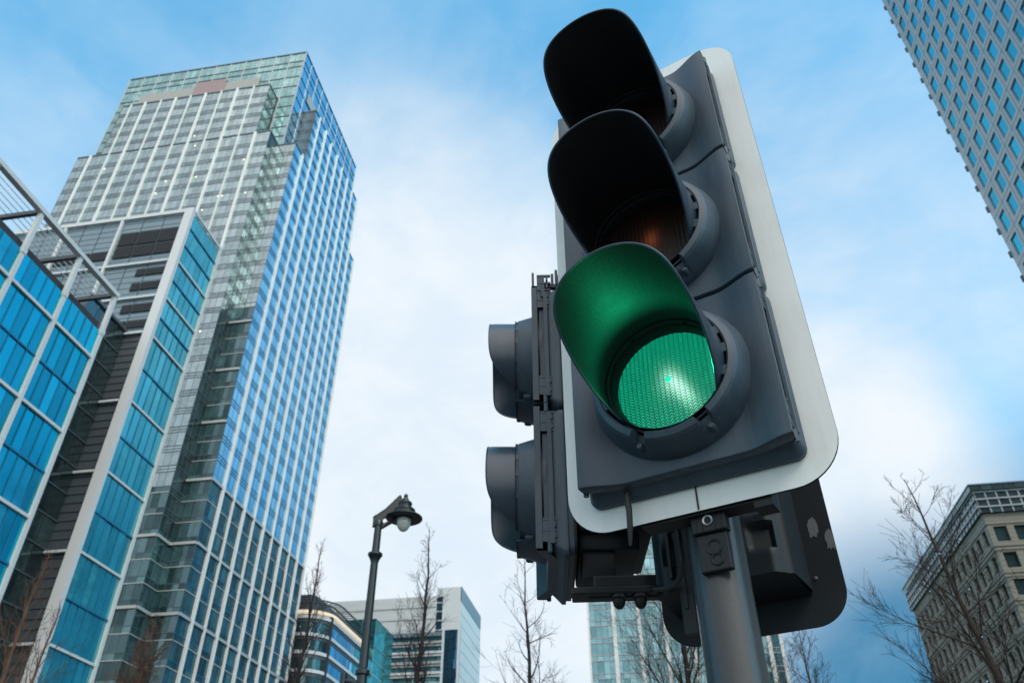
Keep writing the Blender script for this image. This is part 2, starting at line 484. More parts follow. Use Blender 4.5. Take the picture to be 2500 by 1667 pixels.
# ================================================================== tall glass tower
tower = bldg('glass_tower', (-88, 118, 0), 'tall stepped glass skyscraper with pale vertical fins and notched corner')
mb = MB()
mb.box(-111.8, -67.85, 97.15, 137.0, 0, 136.5)
mb.box(-115.8, -63.65, 100.65, 137.65, 0, 135.8)
mb.box(-106.4, -71.25, 97.15, 104, 130, 153.2)
mb.box(-110, -63.65, 105.65, 134.25, 130, 153.35)
mb.box(-112.4, -67.15, 101.35, 137.15, 130, 170.4)
part(mb, 'core', M['core'], tower)
FL = [47.4 + 3.4 * k for k in range(-14, 32)]            # floor levels


def floors(z0, z1):
    """pane joints: spandrel row and vision row per storey"""
    o = [z0]
    for z in FL:
        for q in (z, z + 1.05):
            if z0 + .3 < q < z1 - .3: o.append(q)
    return o + [z1]


def bars(mb, O, U, N, a, b, z0, z1, low=62.0):
    """transoms in front of a tower face: thin dark pairs, heavy pale bands on the lower storeys"""
    O = Vector(O)
    Mx = Matrix((U, N, Z)).transposed().to_4x4(); Mx.translation = O
    for k, z in enumerate(FL):
        if not z0 < z < z1 - 1.2: continue
        if z > low:
            for dz, h in ((-.06, .12), (.44, .08), (.95, .13)): mb.box(a, b, .0, .06, z + dz, z + dz + h, 0, Mx)
        elif (round((z - 47.4) / 3.4)) % 3 == 0: mb.box(a, b, .0, .25, z - .1, z + .32, 1, Mx)
        else:
            mb.box(a, b, .0, .08, z - .04, z + .09, 1, Mx); mb.box(a, b, .0, .05, z + .95, z + 1.05, 0, Mx)


def tower_face(name, O, U, N, a, b, z0, z1, g, step=1.24, tilt=.004, low=62.0, glow=0):
    mb = MB()
    us = frange(a, b, step)
    zs = floors(z0, z1)
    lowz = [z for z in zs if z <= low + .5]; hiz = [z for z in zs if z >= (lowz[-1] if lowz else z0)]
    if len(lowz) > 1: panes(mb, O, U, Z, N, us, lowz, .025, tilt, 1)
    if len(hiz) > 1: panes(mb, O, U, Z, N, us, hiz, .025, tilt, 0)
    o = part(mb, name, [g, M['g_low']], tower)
    mb = MB()
    bars(mb, O, U, N, a, b, z0, z1, low)
    Mx = Matrix((U, N, Z)).transposed().to_4x4(); Mx.translation = Vector(O)
    for u in us: mb.box(u - .022, u + .022, 0, .035, z0, z1, 0, Mx)
    mb.box(a, b, -.1, .12, z1, z1 + .35, 0, Mx)
    mb.build('transoms', [M['spandrel_blue'] if g is M['g_tower'] else M['spandrel'], M['spandrel_light']], o)
    return o


nF = Vector((0, -1, 0)); nR = Vector((1, 0, 0))
# the front: lower tier, upper tier, the short stretch beside the notch, and the returns
front = tower_face('front_curtain_wall', (0, 97, 0), X, nF, -111.9, -67.7, 0, 136.6, M['g_front'], low=56)
tower_face('front_curtain_wall', (0, 97, 0), X, nF, -106.5, -71.1, 136.95, 153.3, M['g_front'])
tower_face('notch_curtain_wall', (0, 100.5, 0), X, nF, -67.7, -63.5, 0, 136.0, M['g_front'], 1.05, low=92)
tower_face('notch_curtain_wall', (-67.7, 0, 0), Y, nR, 97.0, 100.5, 0, 136.5, M['g_green'], 1.16, low=50)
tower_face('side_curtain_wall', (-63.5, 0, 0), Y, nR, 100.5, 137.8, 0, 136.0, M['g_tower'], 1.24, .006, low=58)
tower_face('side_curtain_wall', (-63.5, 0, 0), Y, nR, 105.5, 134.4, 136.35, 153.4, M['g_tower'], 1.24, .006)
tower_face('upper_return_wall', (-71.1, 0, 0), Y, nR, 97, 101.2, 136.95, 153.3, M['g_green'], 1.4)
tower_face('upper_return_wall', (0, 105.5, 0), X, nF, -67.0, -63.5, 136.35, 153.4, M['dark_panel'], 1.1)
# crown
CZ = [136.4, 140.2, 143.4, 147.0, 150.6, 154.2, 157.9, 161.5, 165.4, 167.5, 170.7]
for (O, U, N, a, b, g) in (((0, 101.2, 0), X, nF, -112.5, -67.0, M['g_crown']), ((-67, 0, 0), Y, nR, 101.2, 137.3, M['g_tower'])):
    mb = MB(); panes(mb, O, U, Z, N, frange(a, b, 1.25), CZ, .03, .004)
    o = part(mb, 'crown_curtain_wall', g, tower)
    mb = MB(); Mx = Matrix((U, N, Z)).transposed().to_4x4(); Mx.translation = Vector(O)
    for z in CZ[1:-1]: mb.box(a, b, 0, .1, z - .12, z + .12, 0, Mx)
    mb.box(a, b, -.15, .14, 170.7, 171.1, 0, Mx)
    for u in frange(a, b, 3.72): mb.box(u - .14, u + .14, 0, .12, 136.4, 170.7, 1, Mx)
    mb.build('transoms', [M['spandrel'] if U is X else M['spandrel_blue'], M['spandrel_light']], o)
    if U is X:
        mb = MB(); mb.box(-107.5, -77.0, 101.0, 101.12, 159.2, 163.2)
        part(mb, 'sign_panel', M['sign_grey'], tower)
        mb = MB(); mb.box(-93.4, -85.6, 100.86, 100.98, 159.0, 164.6)
        part(mb, 'emblem_panel', M['sign_red'], tower)
    else:
        mb = MB(); mb.box(-66.88, -66.76, 106, 136, 158.2, 161.3)
        part(mb, 'sign_panel', M['sign_grey'], tower)
# fins, each a piece of its own
for i, x in enumerate((-108.6, -104.3, -100.85, -97.0, -93.4, -89.8, -86.2, -82.4, -78.6, -74.7, -71.0)):
    thick = i % 2 == 0
    w = .24 if thick else .12
    top = 136.7 if i in (0, 10) else 153.5
    mb = MB(); mb.box(x - w, x - .06, 96.65, 96.99, 0, top); mb.box(x + .06, x + w, 96.65, 96.99, 0, top); mb.box(x - .06, x + .06, 96.75, 96.98, 0, top)
    part(mb, 'fin', M['white_fin'], tower)
for i, y in enumerate((103.9, 107.6, 111.4, 115.1, 118.9, 122.6, 126.4, 130.1, 133.8, 137.4)):
    w = .28 if i % 2 == 0 else .13
    top = 136.2 if i in (0, 9) else 153.6
    mb = MB(); mb.box(-63.49, -63.12, y - w, y - .06, 0, top); mb.box(-63.49, -63.12, y + .06, y + w, 0, top); mb.box(-63.48, -63.25, y - .06, y + .06, 0, top)
    part(mb, 'fin', M['white_fin'], tower)
# lit ceiling lights just behind the panes
rr = random.Random(3)
bm = MB(); bm.lathe([(0.0, -.05), (.15, -.05), (.18, 0), (0.0, .02)], 10)
cl0 = None
for i in range(49):
    z = FL[rr.randint(14, 40)] + 2.75
    if i < 49: x, y = rr.uniform(-105, -69), 96.86
    else: x, y = -63.38, rr.uniform(102, 136)
    if i < 49 and z > 136 and x > -72: x -= 12
    if cl0 is None:
        cl0 = bm.build('ceiling_light', M['ceiling_lit'], tower); o = cl0
    else: o = copy_part(cl0, tower)
    o.location = Vector((x, y, z)) - tower.location
    o.rotation_euler = (R(90), 0, 0) if i < 49 else (R(90), 0, R(90))

# ================================================================== slab with white frame and teal end (behind the blue block)
teal = bldg('framed_office_block', (-50, 52, 0), 'office slab with teal glass end, white corner frame and dark louvred front')
mb = MB(); mb.box(-75, -40.15, 49.05, 54.4, 0, 58.4); part(mb, 'core', M['core'], teal)
tz = [58.5, 56.6, 54.4, 52.15, 50.0, 47.8, 45.6, 43.4, 40.1, 36.8, 33.6, 30.4, 27.2, 24.0, 20.7, 17.5, 14.2, 11, 7.7, 4.5, 0][::-1]
mb = MB(); panes(mb, (-40, 0, 0), Y, Z, X, frange(49.0, 54.3, .9), tz, .02, .008)
g = part(mb, 'glass_wall', M['g_teal'], teal)
mb = MB()
for z in (56.6, 54.4, 50.0, 45.6, 40.1, 33.6, 27.2, 20.7, 14.2): mb.box(-39.99, -39.9, 49, 54.3, z - .07, z + .07)
for y in frange(49.0, 54.3, .9): mb.box(-39.99, -39.94, y - .022, y + .022, 0, 58.5)
mb.build('transoms', M['spandrel_blue'], g)
mb = MB()
mb.box(-40.75, -39.86, 48.6, 49.02, 0, 58.95)            # corner column
mb.box(-39.99, -39.8, 54.25, 54.52, 0, 58.95)
mb.box(-39.99, -39.84, 49.02, 54.25, 58.6, 58.9)
for z in (52.15, 47.8, 43.4, 36.8, 30.4, 24.0, 17.5, 11, 4.5): mb.box(-39.99, -39.85, 49.02, 54.25, z - .09, z + .09)
mb.box(-75, -40.75, 48.62, 48.88, 58.5, 58.93)
for x in (-47.35, -53.5, -59.7, -66): mb.box(x - .14, x + .14, 48.64, 48.88, 40, 58.5)
for x0, x1 in ((-47.15, -40.85), (-53.3, -47.55), (-59.5, -53.7)):
    for z in (52.25, 47.95, 43.8, 36.8, 30.4, 24.0, 17.5): mb.box(x0, x1, 48.62, 48.88, z - .10, z + .10)
part(mb, 'white_frame', M['white_panel'], teal)
mb = MB()
zz = 43.8
mb.quad((-75, 48.9, 43.8), (-40.8, 48.9, 43.8), (-40.8, 48.9, 58.5), (-75, 48.9, 58.5))
fp = part(mb, 'front_panels', M['mid_panel'], teal)
mb = MB()
for k in range(20):
    z = 44.3 + k * .72
    if z < 58.3: mb.box(-75, -40.86, 48.875, 48.895, z, z + .035)
for x in (-42.9, -45.1, -49.5, -51.5, -55.7, -57.7): mb.box(x - .03, x + .03, 48.86, 48.895, 43.8, 58.5)
mb.build('panel_joints', M['dark_panel'], fp)
for a in ((-46.95, -45.17, 53.4, 54.85), (-45.03, -42.97, 53.4, 54.85), (-42.83, -40.95, 53.4, 54.85), (-46.95, -45.17, 55.0, 56.7), (-45.03, -42.97, 55.0, 56.7), (-42.83, -40.95, 55.0, 56.7),
          (-53.2, -51.57, 53.4, 54.5), (-51.43, -49.57, 53.4, 54.5), (-49.43, -47.65, 53.4, 54.5),
          (-43.8, -42.97, 50.75, 51.6), (-42.83, -40.95, 50.75, 51.6), (-43.8, -42.97, 48.95, 49.85), (-42.83, -40.95, 48.95, 49.85),
          (-43.9, -42.97, 46.3, 47.25), (-42.83, -40.95, 46.3, 47.25), (-43.9, -42.97, 44.5, 45.35), (-42.83, -40.95, 44.5, 45.35)):
    mb = MB(); mb.box(a[0], a[1], 48.78, 48.855, a[2], a[3])
    for k in range(int((a[3] - a[2]) / .22)): mb.box(a[0] + .04, a[1] - .04, 48.75, 48.775, a[2] + .1 + k * .22, a[2] + .16 + k * .22)
    part(mb, 'louvre_grille', M['black_panel'], teal)
mb = MB()
mb.quad((-75, 48.9, 0), (-40.8, 48.9, 0), (-40.8, 48.9, 43.8), (-75, 48.9, 43.8))
for k in range(60):
    z = .5 + k * .72
    mb.box(-60, -40.86, 48.84, 48.89, z, z + (.1 if k % 3 else .2))
part(mb, 'louvred_wall', M['dark_panel'], teal)
mb = MB(); panes(mb, (-42.6, 0, 0), Y, Z, X, frange(43.6, 48.85, 1.3), frange(0, 44, 2.2), .03, .006)
lk = part(mb, 'link_glass', M['g_green'], teal)
mb = MB()
mb.box(-47, -42.7, 43.9, 48.5, 0, 43.8)
for z in frange(0, 44, 2.2): mb.box(-42.6, -42.52, 43.6, 48.8, z - .05, z + .05)
mb.box(-42.62, -42.4, 43.6, 48.8, 44.0, 44.25)
mb.build('link_frame', M['spandrel'], lk)

# ================================================================== blue glass block with rooftop pergola frame
blue = bldg('blue_glass_block', (-46, 32, 0), 'deep blue glass office block with white grid and open steel frame over its roof')
mb = MB(); mb.box(-60, -40.15, 12, 43.3, 0, 39.3); part(mb, 'core', M['core'], blue)
py = [43.3 - 4.68 * k for k in range(7)][::-1]
bz = [0, 1.3, 4.5, 7.8, 11, 14.2, 17.5, 20.8, 24.05, 27.3, 30.57, 33.85, 37.1, 39.6]
for i in range(len(py) - 1):
    mb = MB(); panes(mb, (-40, 0, 0), Y, Z, X, frange(py[i] + .1, py[i + 1] - .1, .93), bz, .02, .007)
    g = part(mb, 'glass_bay', M['g_blue'], blue)
    mb = MB()
    for z in (33.85, 27.3, 20.8, 14.2, 7.8): mb.box(-39.99, -39.9, py[i] + .2, py[i + 1] - .2, z - .07, z + .07)
    for y in frange(py[i] + .1, py[i + 1] - .1, .93)[1:-1]: mb.box(-39.99, -39.93, y - .03, y + .03, 0, 39.6)
    mb.build('mullions', M['spandrel_blue'], g)
mb = MB()
for y in py:
    mb.box(-40.1, -39.78, y - .15, y + .15, 0, 43.15)
    mb.box(-40.12, -39.74, y - .19, y + .19, 39.3, 39.75)
for i in range(len(py) - 1):
    for z in (37.1, 30.57, 24.05, 17.5, 11, 4.5): mb.box(-39.99, -39.82, py[i] + .15, py[i + 1] - .15, z - .11, z + .11)
part(mb, 'white_grid', M['white_panel'], blue)
mb = MB()
mb.box(-40.15, -39.7, 10, 43.5, 43.15, 43.52)
part(mb, 'top_rail', M['white_panel'], blue)
for y in py:
    mb = MB(); mb.box(-43.4, -40.16, y - .14, y + .14, 43.15, 43.5); mb.box(-43.4, -43.1, y - .12, y + .12, 39.4, 43.15)
    part(mb, 'roof_beam', M['dark_panel'], blue)
mb = MB()
for k in range(6):
    x = -42.8 + k * .48
    mb.box(x - .022, x + .022, 10, 43.3, 43.52, 43.58)
part(mb, 'roof_slats', M['white_panel'], blue)
mb = MB(); mb.box(-41.1, -40.4, 12, 43.2, 39.35, 40.5); mb.box(-55, -42.6, 12, 42.2, 39.35, 41.6)
part(mb, 'roof_parapet', M['core'], blue)
mb = MB()
for z in (40.2, 40.8, 41.4): mb.box(-42.55, -42.42, 12, 42.2, z - .03, z + .03)
part(mb, 'roof_rail', M['spandrel_light'], blue)


# ================================================================== dark building with rounded corner
def ribbon(mb, path, z0, z1, off0, off1, mi=0):
    """closed band following a plan path (list of (x, y) going with the outside on the right)"""
    n = len(path); nor = []
    for i in range(n):
        a, b = Vector(path[max(i - 1, 0)]), Vector(path[min(i + 1, n - 1)])
        t = (b - a).normalized(); nor.append(Vector((t.y, -t.x)))
    ring = []
    for (p, q) in zip(path, nor):
        p = Vector(p)
        ring.append([(*(p + q * off0), z0), (*(p + q * off1), z0), (*(p + q * off1), z1), (*(p + q * off0), z1)])
    vs = [v for r_ in ring for v in r_]; fs = []
    for i in range(n - 1):
        for k in range(4): fs.append((i * 4 + k, i * 4 + (k + 1) % 4, (i + 1) * 4 + (k + 1) % 4, (i + 1) * 4 + k))
    fs += [(3, 2, 1, 0), tuple((n - 1) * 4 + k for k in range(4))]
    mb.add(vs, fs, mi)


cb = bldg('rounded_office_building', (-72, 165, 0), 'dark office building with rounded corner, white floor bands and lit roof canopy')
path = [(-84, 146.5), (-70, 146.5)] + [(-66.6 + 5 * math.sin(R(a)) - .0, 151.5 - 5 * math.cos(R(a))) for a in range(0, 91, 10)] + [(-61.6, 153.5), (-61.6, 181)]
poly = [(x - (.2 if i > 3 else 0), y + .2) for i, (x, y) in enumerate(path)] + [(-84, 181)]
mb = MB(); mb.prism(poly, 0, 51.9); part(mb, 'core', M['core'], cb)
fine = []
for i in range(len(path) - 1):
    a, b = Vector(path[i]), Vector(path[i + 1]); m = max(1, round((b - a).length / 1.3))
    fine += [tuple(a + (b - a) * k / m) for k in range(m)]
fine.append(path[-1])
lv = [51.6 - 3.3 * k for k in range(9)]
mb = MB()
for i in range(len(fine) - 1):
    a, b = Vector((*fine[i], 0)), Vector((*fine[i + 1], 0)); u = (b - a); L_ = u.length; u.normalize(); nn = Vector((u.y, -u.x, 0))
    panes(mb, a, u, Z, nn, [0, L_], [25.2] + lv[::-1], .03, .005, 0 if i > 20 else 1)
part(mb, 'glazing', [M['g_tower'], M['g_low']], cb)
for z in lv:
    mb = MB(); ribbon(mb, path, z - .3, z + .3, .02, .28)
    part(mb, 'floor_band', M['white_panel'], cb)
    mb = MB(); ribbon(mb, path, z - .95, z - .42, .0, .1)
    part(mb, 'dark_band', M['dark_panel'], cb)
mb = MB()
for i in (13, 20): pass
for (x, y) in ((-61.75, 150.2), (-69.8, 146.35), (-76, 146.35)):
    mb.box(x - .35, x + .35, y - .35, y + .35, 0, 52.4)
part(mb, 'column', M['core'], cb)
mb = MB(); ribbon(mb, path, 52.3, 52.8, -.6, .5); part(mb, 'lit_soffit', M['warm_lit'], cb)
mb = MB(); ribbon(mb, path, 52.9, 53.2, -1.2, .8)
cpath = path[:-1] + [(-61.6, 170)]
ribbon(mb, cpath, 54.3, 54.5, 1.6, 1.85); ribbon(mb, cpath, 54.3, 54.5, -.3, 0)
for i in range(0, len(fine), 1):
    a, b = Vector(fine[max(i - 1, 0)]), Vector(fine[min(i + 1, len(fine) - 1)])
    t = (b - a).normalized(); nn = Vector((t.y, -t.x)); p = Vector(fine[i])
    if p.y < 170:
        q0, q1 = p - nn * .1, p + nn * 1.7
        mb.tube([(*q0, 54.4), (*q1, 54.4)], .07, 4, smooth=False)
        if i % 3 == 0: mb.tube([(*(p - nn * .1), 53.1), (*(p - nn * .1), 54.4)], .08, 4, smooth=False)
part(mb, 'canopy', M['dark_panel'], cb)
mb = MB(); mb.prism([(-84, 149), (-66.3, 149), (-65.2, 151), (-65.2, 176), (-84, 176)], 52.9, 56.8); part(mb, 'plant_room', M['dark_panel'], cb)

# ================================================================== teal glass block
tb = bldg('teal_glass_block', (-64, 176, 0), 'plain teal glass cube behind the street lamp')
mb = MB(); mb.box(-69.9, -59.55, 170.15, 183, 0, 57.8); part(mb, 'core', M['core'], tb)
mb = MB(); panes(mb, (0, 170, 0), X, Z, nF, frange(-70, -59.45, 1.5), frange(24, 58, 2.85), .03, .004)
panes(mb, (-59.45, 0, 0), Y, Z, nR, frange(170, 183.3, 1.5), frange(24, 58, 2.85), .03, .004)
part(mb, 'glass_wall', M['g_block'], tb)
mb = MB(); mb.box(-59.6, -59.36, 169.9, 170.14, 0, 58.2); mb.box(-70, -59.6, 169.92, 170.1, 58, 58.2); mb.box(-59.55, -59.37, 170.14, 183.3, 58, 58.2)
for z in (52.3, 49.4, 46.6): mb.box(-70, -59.6, 169.93, 169.99, z, z + .25); mb.box(-59.44, -59.38, 170.2, 183.3, z, z + .25)
for x in (-62.6, -66): mb.box(x - .08, x + .08, 169.93, 169.98, 24, 58)
part(mb, 'frame', M['g_pale'], tb)

# ================================================================== pale building with ribbed top
wb = bldg('pale_clad_building', (-65, 212, 0), 'pale office building with ribbed white cladding above glass floors')
mb = MB(); mb.box(-94.9, -47.65, 200.15, 224.4, 0, 72.7); mb.box(-53.4, -47.66, 200.16, 224.3, 0, 74.9); part(mb, 'core', M['core'], wb)
mb = MB()
mb.box(-95, -54.0, 199.9, 200.14, 63.9, 73.2)
mb.box(-54.0, -47.5, 199.88, 200.14, 72.9, 75.2)
mb.box(-52.35, -47.5, 199.88, 200.14, 64.3, 72.9)
for k in range(70):
    x = -94.7 + k * .58
    if x < -54.2: mb.box(x, x + .2, 199.78, 199.899, 64, 73.1)
part(mb, 'ribbed_cladding', M['white_panel'], wb)
mb = MB()
for z in (70.2, 67.2): mb.box(-95, -54.0, 199.72, 199.775, z, z + .25)
for z in (71.2, 68.9, 66.6, 64.2): mb.box(-54.0, -52.36, 199.9, 200.1, z, z + .35)
part(mb, 'cladding_bands', M['spandrel_light'], wb)
for z0, z1 in ((71.56, 72.8), (69.3, 71.15), (67.0, 68.85), (64.6, 66.55)):
    mb = MB(); mb.box(-53.95, -52.4, 200.02, 200.1, z0, z1); part(mb, 'window', M['g_tower'], wb)
mb = MB(); mb.box(-47.649, -47.4, 199.88, 224.5, 71.5, 75.2); part(mb, 'roof_screen', M['mid_panel'], wb)
mb = MB()
z = 71.4
for k in range(14):
    mb.box(-47.648, -47.42, 199.9, 224.5, z - 2.95, z - .1); z -= 3.0
part(mb, 'side_panels', M['white_panel'], wb)
mb = MB(); mb.box(-52.05, -51.5, 199.7, 200.1, 20, 64.2); mb.box(-48.05, -47.42, 199.86, 200.12, 20, 64.3); part(mb, 'white_column', M['white_panel'], wb)
mb = MB(); panes(mb, (0, 199.95, 0), X, Z, nF, frange(-51.5, -48.05, 1.15), frange(29, 64.2, 2.4), .03, .004); part(mb, 'stair_glazing', M['g_tower'], wb)
mb = MB(); panes(mb, (0, 200.05, 0), X, Z, nF, frange(-95, -52.05, 1.2), [29 + 1.2 * k for k in range(30)], .03, .004)
part(mb, 'glazing', M['g_pale'], wb)
for k in range(12):
    z = 61.4 - 2.45 * k
    mb = MB(); mb.box(-95, -52.06, 199.55, 200.0, z - .3, z + .3)
    mb.box(-95, -52.06, 199.8, 200.0, z - .9, z - .42)
    part(mb, 'floor_band', M['white_panel'] if k % 2 else M['spandrel_light'], wb)
mb = MB(); mb.box(-95, -52.06, 199.6, 200.0, 62.9, 63.88); part(mb, 'cornice', M['mid_panel'], wb)

# ================================================================== glass building behind the signals
gb = bldg('glass_building', (5, 158, 0), 'pale glass building with white columns half hidden behind the signals')
mb = MB(); mb.box(-11, 22.3, 150.15, 170, 0, 71); part(mb, 'core', M['core'], gb)
gz = [20 + 3.1 * k + q for k in range(17) for q in (0, .9)]
mb = MB(); panes(mb, (0, 150, 0), X, Z, nF, frange(-11.1, 22.4, 1.12), gz, .025, .005); g = part(mb, 'glass_wall', M['g_pale'], gb)
mb = MB()
for z in gz: mb.box(-11.1, 22.4, 149.9, 149.99, z - .07, z + .07)
mb.build('transoms', M['spandrel_light'], g)
for x, w in ((-11.2, .18), (-6.5, .35), (-1.9, .3), (2.7, .3), (7.3, .3), (11.9, .3), (16.5, .3), (20.4, .35), (22.4, .25)):
    mb = MB(); mb.box(x - w, x + w, 149.5, 149.89, 0, 71.5); part(mb, 'column', M['white_fin'], gb)

# ================================================================== grey steel tower at upper right
st = bldg('steel_clad_tower', (60, 40, 0), 'grey steel clad high rise with rows of square blue windows')
yc = [65.7, 63.3] + [61.05 - 2.17 * k for k in range(26)]
zc = [31.3 + 3.25 * k for k in range(29)]
vs_ = [0.0]; us_ = [67.3]
for y in yc: us_ += [y + .70, y - .70]
us_.append(0.0); us_ = us_[::-1]
for z in zc: vs_ += [z - 1.12, z + 1.12]
vs_.append(128.0)
mb = MB()
wall_holes(mb, (40, 0, 0), Y, Z, -X, us_, vs_, lambda i, j: i % 2 == 1 and j % 2 == 1 and i < len(us_) - 1, .15)
mb.box(40.25, 80, 0.2, 67.25, 0, 127.8)
mb.quad((40, 67.3, 0), (80, 67.3, 0), (80, 67.3, 128), (40, 67.3, 128)); mb.quad((40, 67.3, 128), (80, 67.3, 128), (80, 0, 128), (40, 0, 128))
part(mb, 'clad_wall', M['steel_clad'], st)
mb = MB()
for z in zc: mb.box(39.86, 40.3, 67.28, 67.5, z - .3, z + .45)
for y in yc: mb.box(39.985, 39.998, y - 1.11, y - 1.07, 20, 128)
for z in zc: mb.box(39.986, 39.999, 0, 67.3, z - 1.64, z - 1.6)
part(mb, 'cladding_joints', M['spandrel'], st)


def window_mesh(w, h, d, gm, fm, name='window', bars_=1):
    """glass pane and its frame, local x across, z up, -y outside"""
    mb = MB(); mb.quad((-w, 0, -h), (w, 0, -h), (w, 0, h), (-w, 0, h))
    g = mb.build(name, gm)
    mb = MB()
    mb.box(-w, -w + .05, -.06, .02, -h, h); mb.box(w - .05, w, -.06, .02, -h, h)
    mb.box(-w + .05, w - .05, -.06, .02, -h, -h + .05); mb.box(-w + .05, w - .05, -.06, .02, h - .05, h)
    if bars_: mb.box(w * .35 - .03, w * .35 + .03, -.05, .02, -h + .05, h - .05)
    f = mb.build('frame', fm, g)
    return g, f


fh = (math.sin(R(-9.7)), math.cos(R(-9.7)))


def px(p):
    """where a point falls in the photograph, used only to rank windows by how large they show"""
    x, y, z = p[0], p[1], p[2] - CAMZ
    f_ = x * fh[0] + y * fh[1]; r_ = x * fh[1] - y * fh[0]
    c, s = math.cos(R(36.8)), math.sin(R(36.8))
    dpt = f_ * c + z * s; up_ = -f_ * s + z * c
    if dpt < .1: return None
    return 1250 + 1946 * r_ / dpt, 833 - 1946 * up_ / dpt, dpt


def place_windows(spots, proto, root, rz, inset, limit=100):
    """the nearest visible ones as parts, the rest in one object"""
    seen = []
    rest = []
    for p in spots:
        q = px(p)
        if q and -60 < q[0] < 2560 and -60 < q[1] < 1720: seen.append((q[2], p))
        else: rest.append(p)
    seen.sort()
    rest += [p for _, p in seen[limit:]]
    g, f = proto
    first = True
    for _, p in seen[:limit]:
        if first: o, fr = g, f; o.parent = root; first = False
        else:
            o = copy_part(g, root); fr = copy_part(f, o)
        o.location = Vector(p) - root.location; o.rotation_euler = (0, 0, rz)
    if rest:
        mb = MB(); Mz = Matrix.Rotation(rz, 4, 'Z')
        for p in rest:
            for src, mi in ((g, 0), (f, 1)):
                mb.add([Vector(p) + (Mz @ v.co) for v in src.data.vertices], [list(q.vertices) for q in src.data.polygons], mi)
        part(mb, 'window', [g.data.materials[0], f.data.materials[0]], root, 'stuff')


proto = window_mesh(.70, 1.12, .3, M['g_window'], M['steel_clad'], bars_=0)
place_windows([(40.14, y, z) for y in yc for z in zc], proto, st, R(-90), .3)

# ================================================================== stone building at lower right
sb = bldg('stone_office_building', (62, 130, 0), 'buff stone office building with dark green windows and glazed top storey')
SX, SY, SYF = 46.4, 111.0, 152.0
k_ = lambda z: 1.7 + (z - 1.7) * 1.85
top0, top1, top2, top3, eave = k_(28.98), k_(28.47), k_(27.89), k_(27.28), k_(26.83)
zw = [k_(25.27) - 3.62 * k for k in range(12)]            # window centres
yw = [SY + 1.95 + 2.72 * k for k in range(15)]
xw = [SX + 1.55 + 2.62 * k for k in range(12)]


def openings(c, h, lo, hi):
    o = [lo]
    for q in sorted(c): o += [q - h, q + h]
    return o + [hi]


odd = lambda i, j: i % 2 == 1 and j % 2 == 1
mb = MB()
vz = openings(zw, 1.05, 0, eave)
wall_holes(mb, (SX, 0, 0), Y, Z, -X, openings(yw, .72, SY, SYF), vz, odd, .4)
wall_holes(mb, (0, SY, 0), X, Z, -Y, openings(xw, .86, SX, SX + 34), vz, odd, .4)
mb.box(SX + .45, SX + 34, SY + .45, SYF, 0, eave - .05)
mb.quad((SX, SYF, 0), (SX, SYF, eave), (SX + 34, SYF, eave), (SX + 34, SYF, 0))
part(mb, 'stone_wall', M['stone_warm'], sb)
mb = MB()
for z in zw:
    for dz in (-1.75, 1.35): mb.box(SX - .12, SX - .003, SY - .12, SYF, z + dz, z + dz + .22); mb.box(SX - .003, SX + 34, SY - .12, SY - .003, z + dz, z + dz + .22)
for z in frange(12, eave - 3, 1.7): mb.box(SX + .2, SX + 1.4, SYF, SYF + .9, z, z + .5)
part(mb, 'string_course', M['stone_warm'], sb)
# glazed top storey, overhanging a little
mb = MB()
panes(mb, (SX - .35, 0, 0), Y, Z, -X, frange(SY - .4, SYF + .3, 1.45), [eave, top3, top2, top1], .04, .004)
panes(mb, (0, SY - .4, 0), X, Z, -Y, frange(SX - .35, SX + 34, 1.45), [eave, top3, top2, top1], .04, .004)
g = part(mb, 'top_glazing', M['g_green'], sb)
mb = MB()
for z in (top3, top2, top1):
    mb.box(SX - .55, SX - .36, SY - .6, SYF + .3, z - .1, z + .12); mb.box(SX - .36, SX + 34, SY - .6, SY - .41, z - .1, z + .12)
for y in frange(SY - .4, SYF + .3, 1.45): mb.box(SX - .45, SX - .36, y - .1, y + .1, eave, top1)
for x in frange(SX - .35, SX + 34, 1.45): mb.box(x - .1, x + .1, SY - .5, SY - .41, eave, top1)
mb.build('glazing_bars', M['steel_clad'], g)
mb = MB(); mb.box(SX - .3, SX + 34, SY - .35, SYF + .2, eave + .02, top1 + .1); part(mb, 'core', M['core'], sb)
mb = MB()
panes(mb, (SX - .75, 0, 0), Y, Z, -X, frange(SY - .8, SYF + .5, 1.45), [top1 + .12, top0], .03, .004)
panes(mb, (0, SY - .8, 0), X, Z, -Y, frange(SX - .75, SX + 34, 1.45), [top1 + .12, top0], .03, .004)
part(mb, 'glass_parapet', M['g_green'], sb)
mb = MB(); mb.box(SX - .85, SX + 34, SY - .9, SYF + .5, top0, top0 + .16); part(mb, 'roof_edge', M['mid_panel'], sb)
place_windows([(SX + .36, y, z) for y in yw for z in zw], window_mesh(.72, 1.05, .3, M['g_stone'], M['core']), sb, R(-90), .3, 84)
place_windows([(x, SY + .36, z) for x in xw for z in zw], window_mesh(.86, 1.05, .3, M['g_stone'], M['core']), sb, 0, .3, 14)
# ================================================================== street lamp
def at_ray(pxx, pyy, d):
    """the point at horizontal distance d that the photograph shows at a pixel (a survey of where things stand)"""
    f, p, yw_ = 1946.0, R(36.8), R(-9.7)
    f0 = Vector((math.sin(yw_), math.cos(yw_), 0)); r0 = Vector((math.cos(yw_), -math.sin(yw_), 0))
    fw = f0 * math.cos(p) + Z * math.sin(p); up_ = r0.cross(fw)
    r = r0 * (pxx - 1250) + up_ * (833.5 - pyy) + fw * f
    return Vector((0, 0, CAMZ)) + r * (d / math.hypot(r.x, r.y))


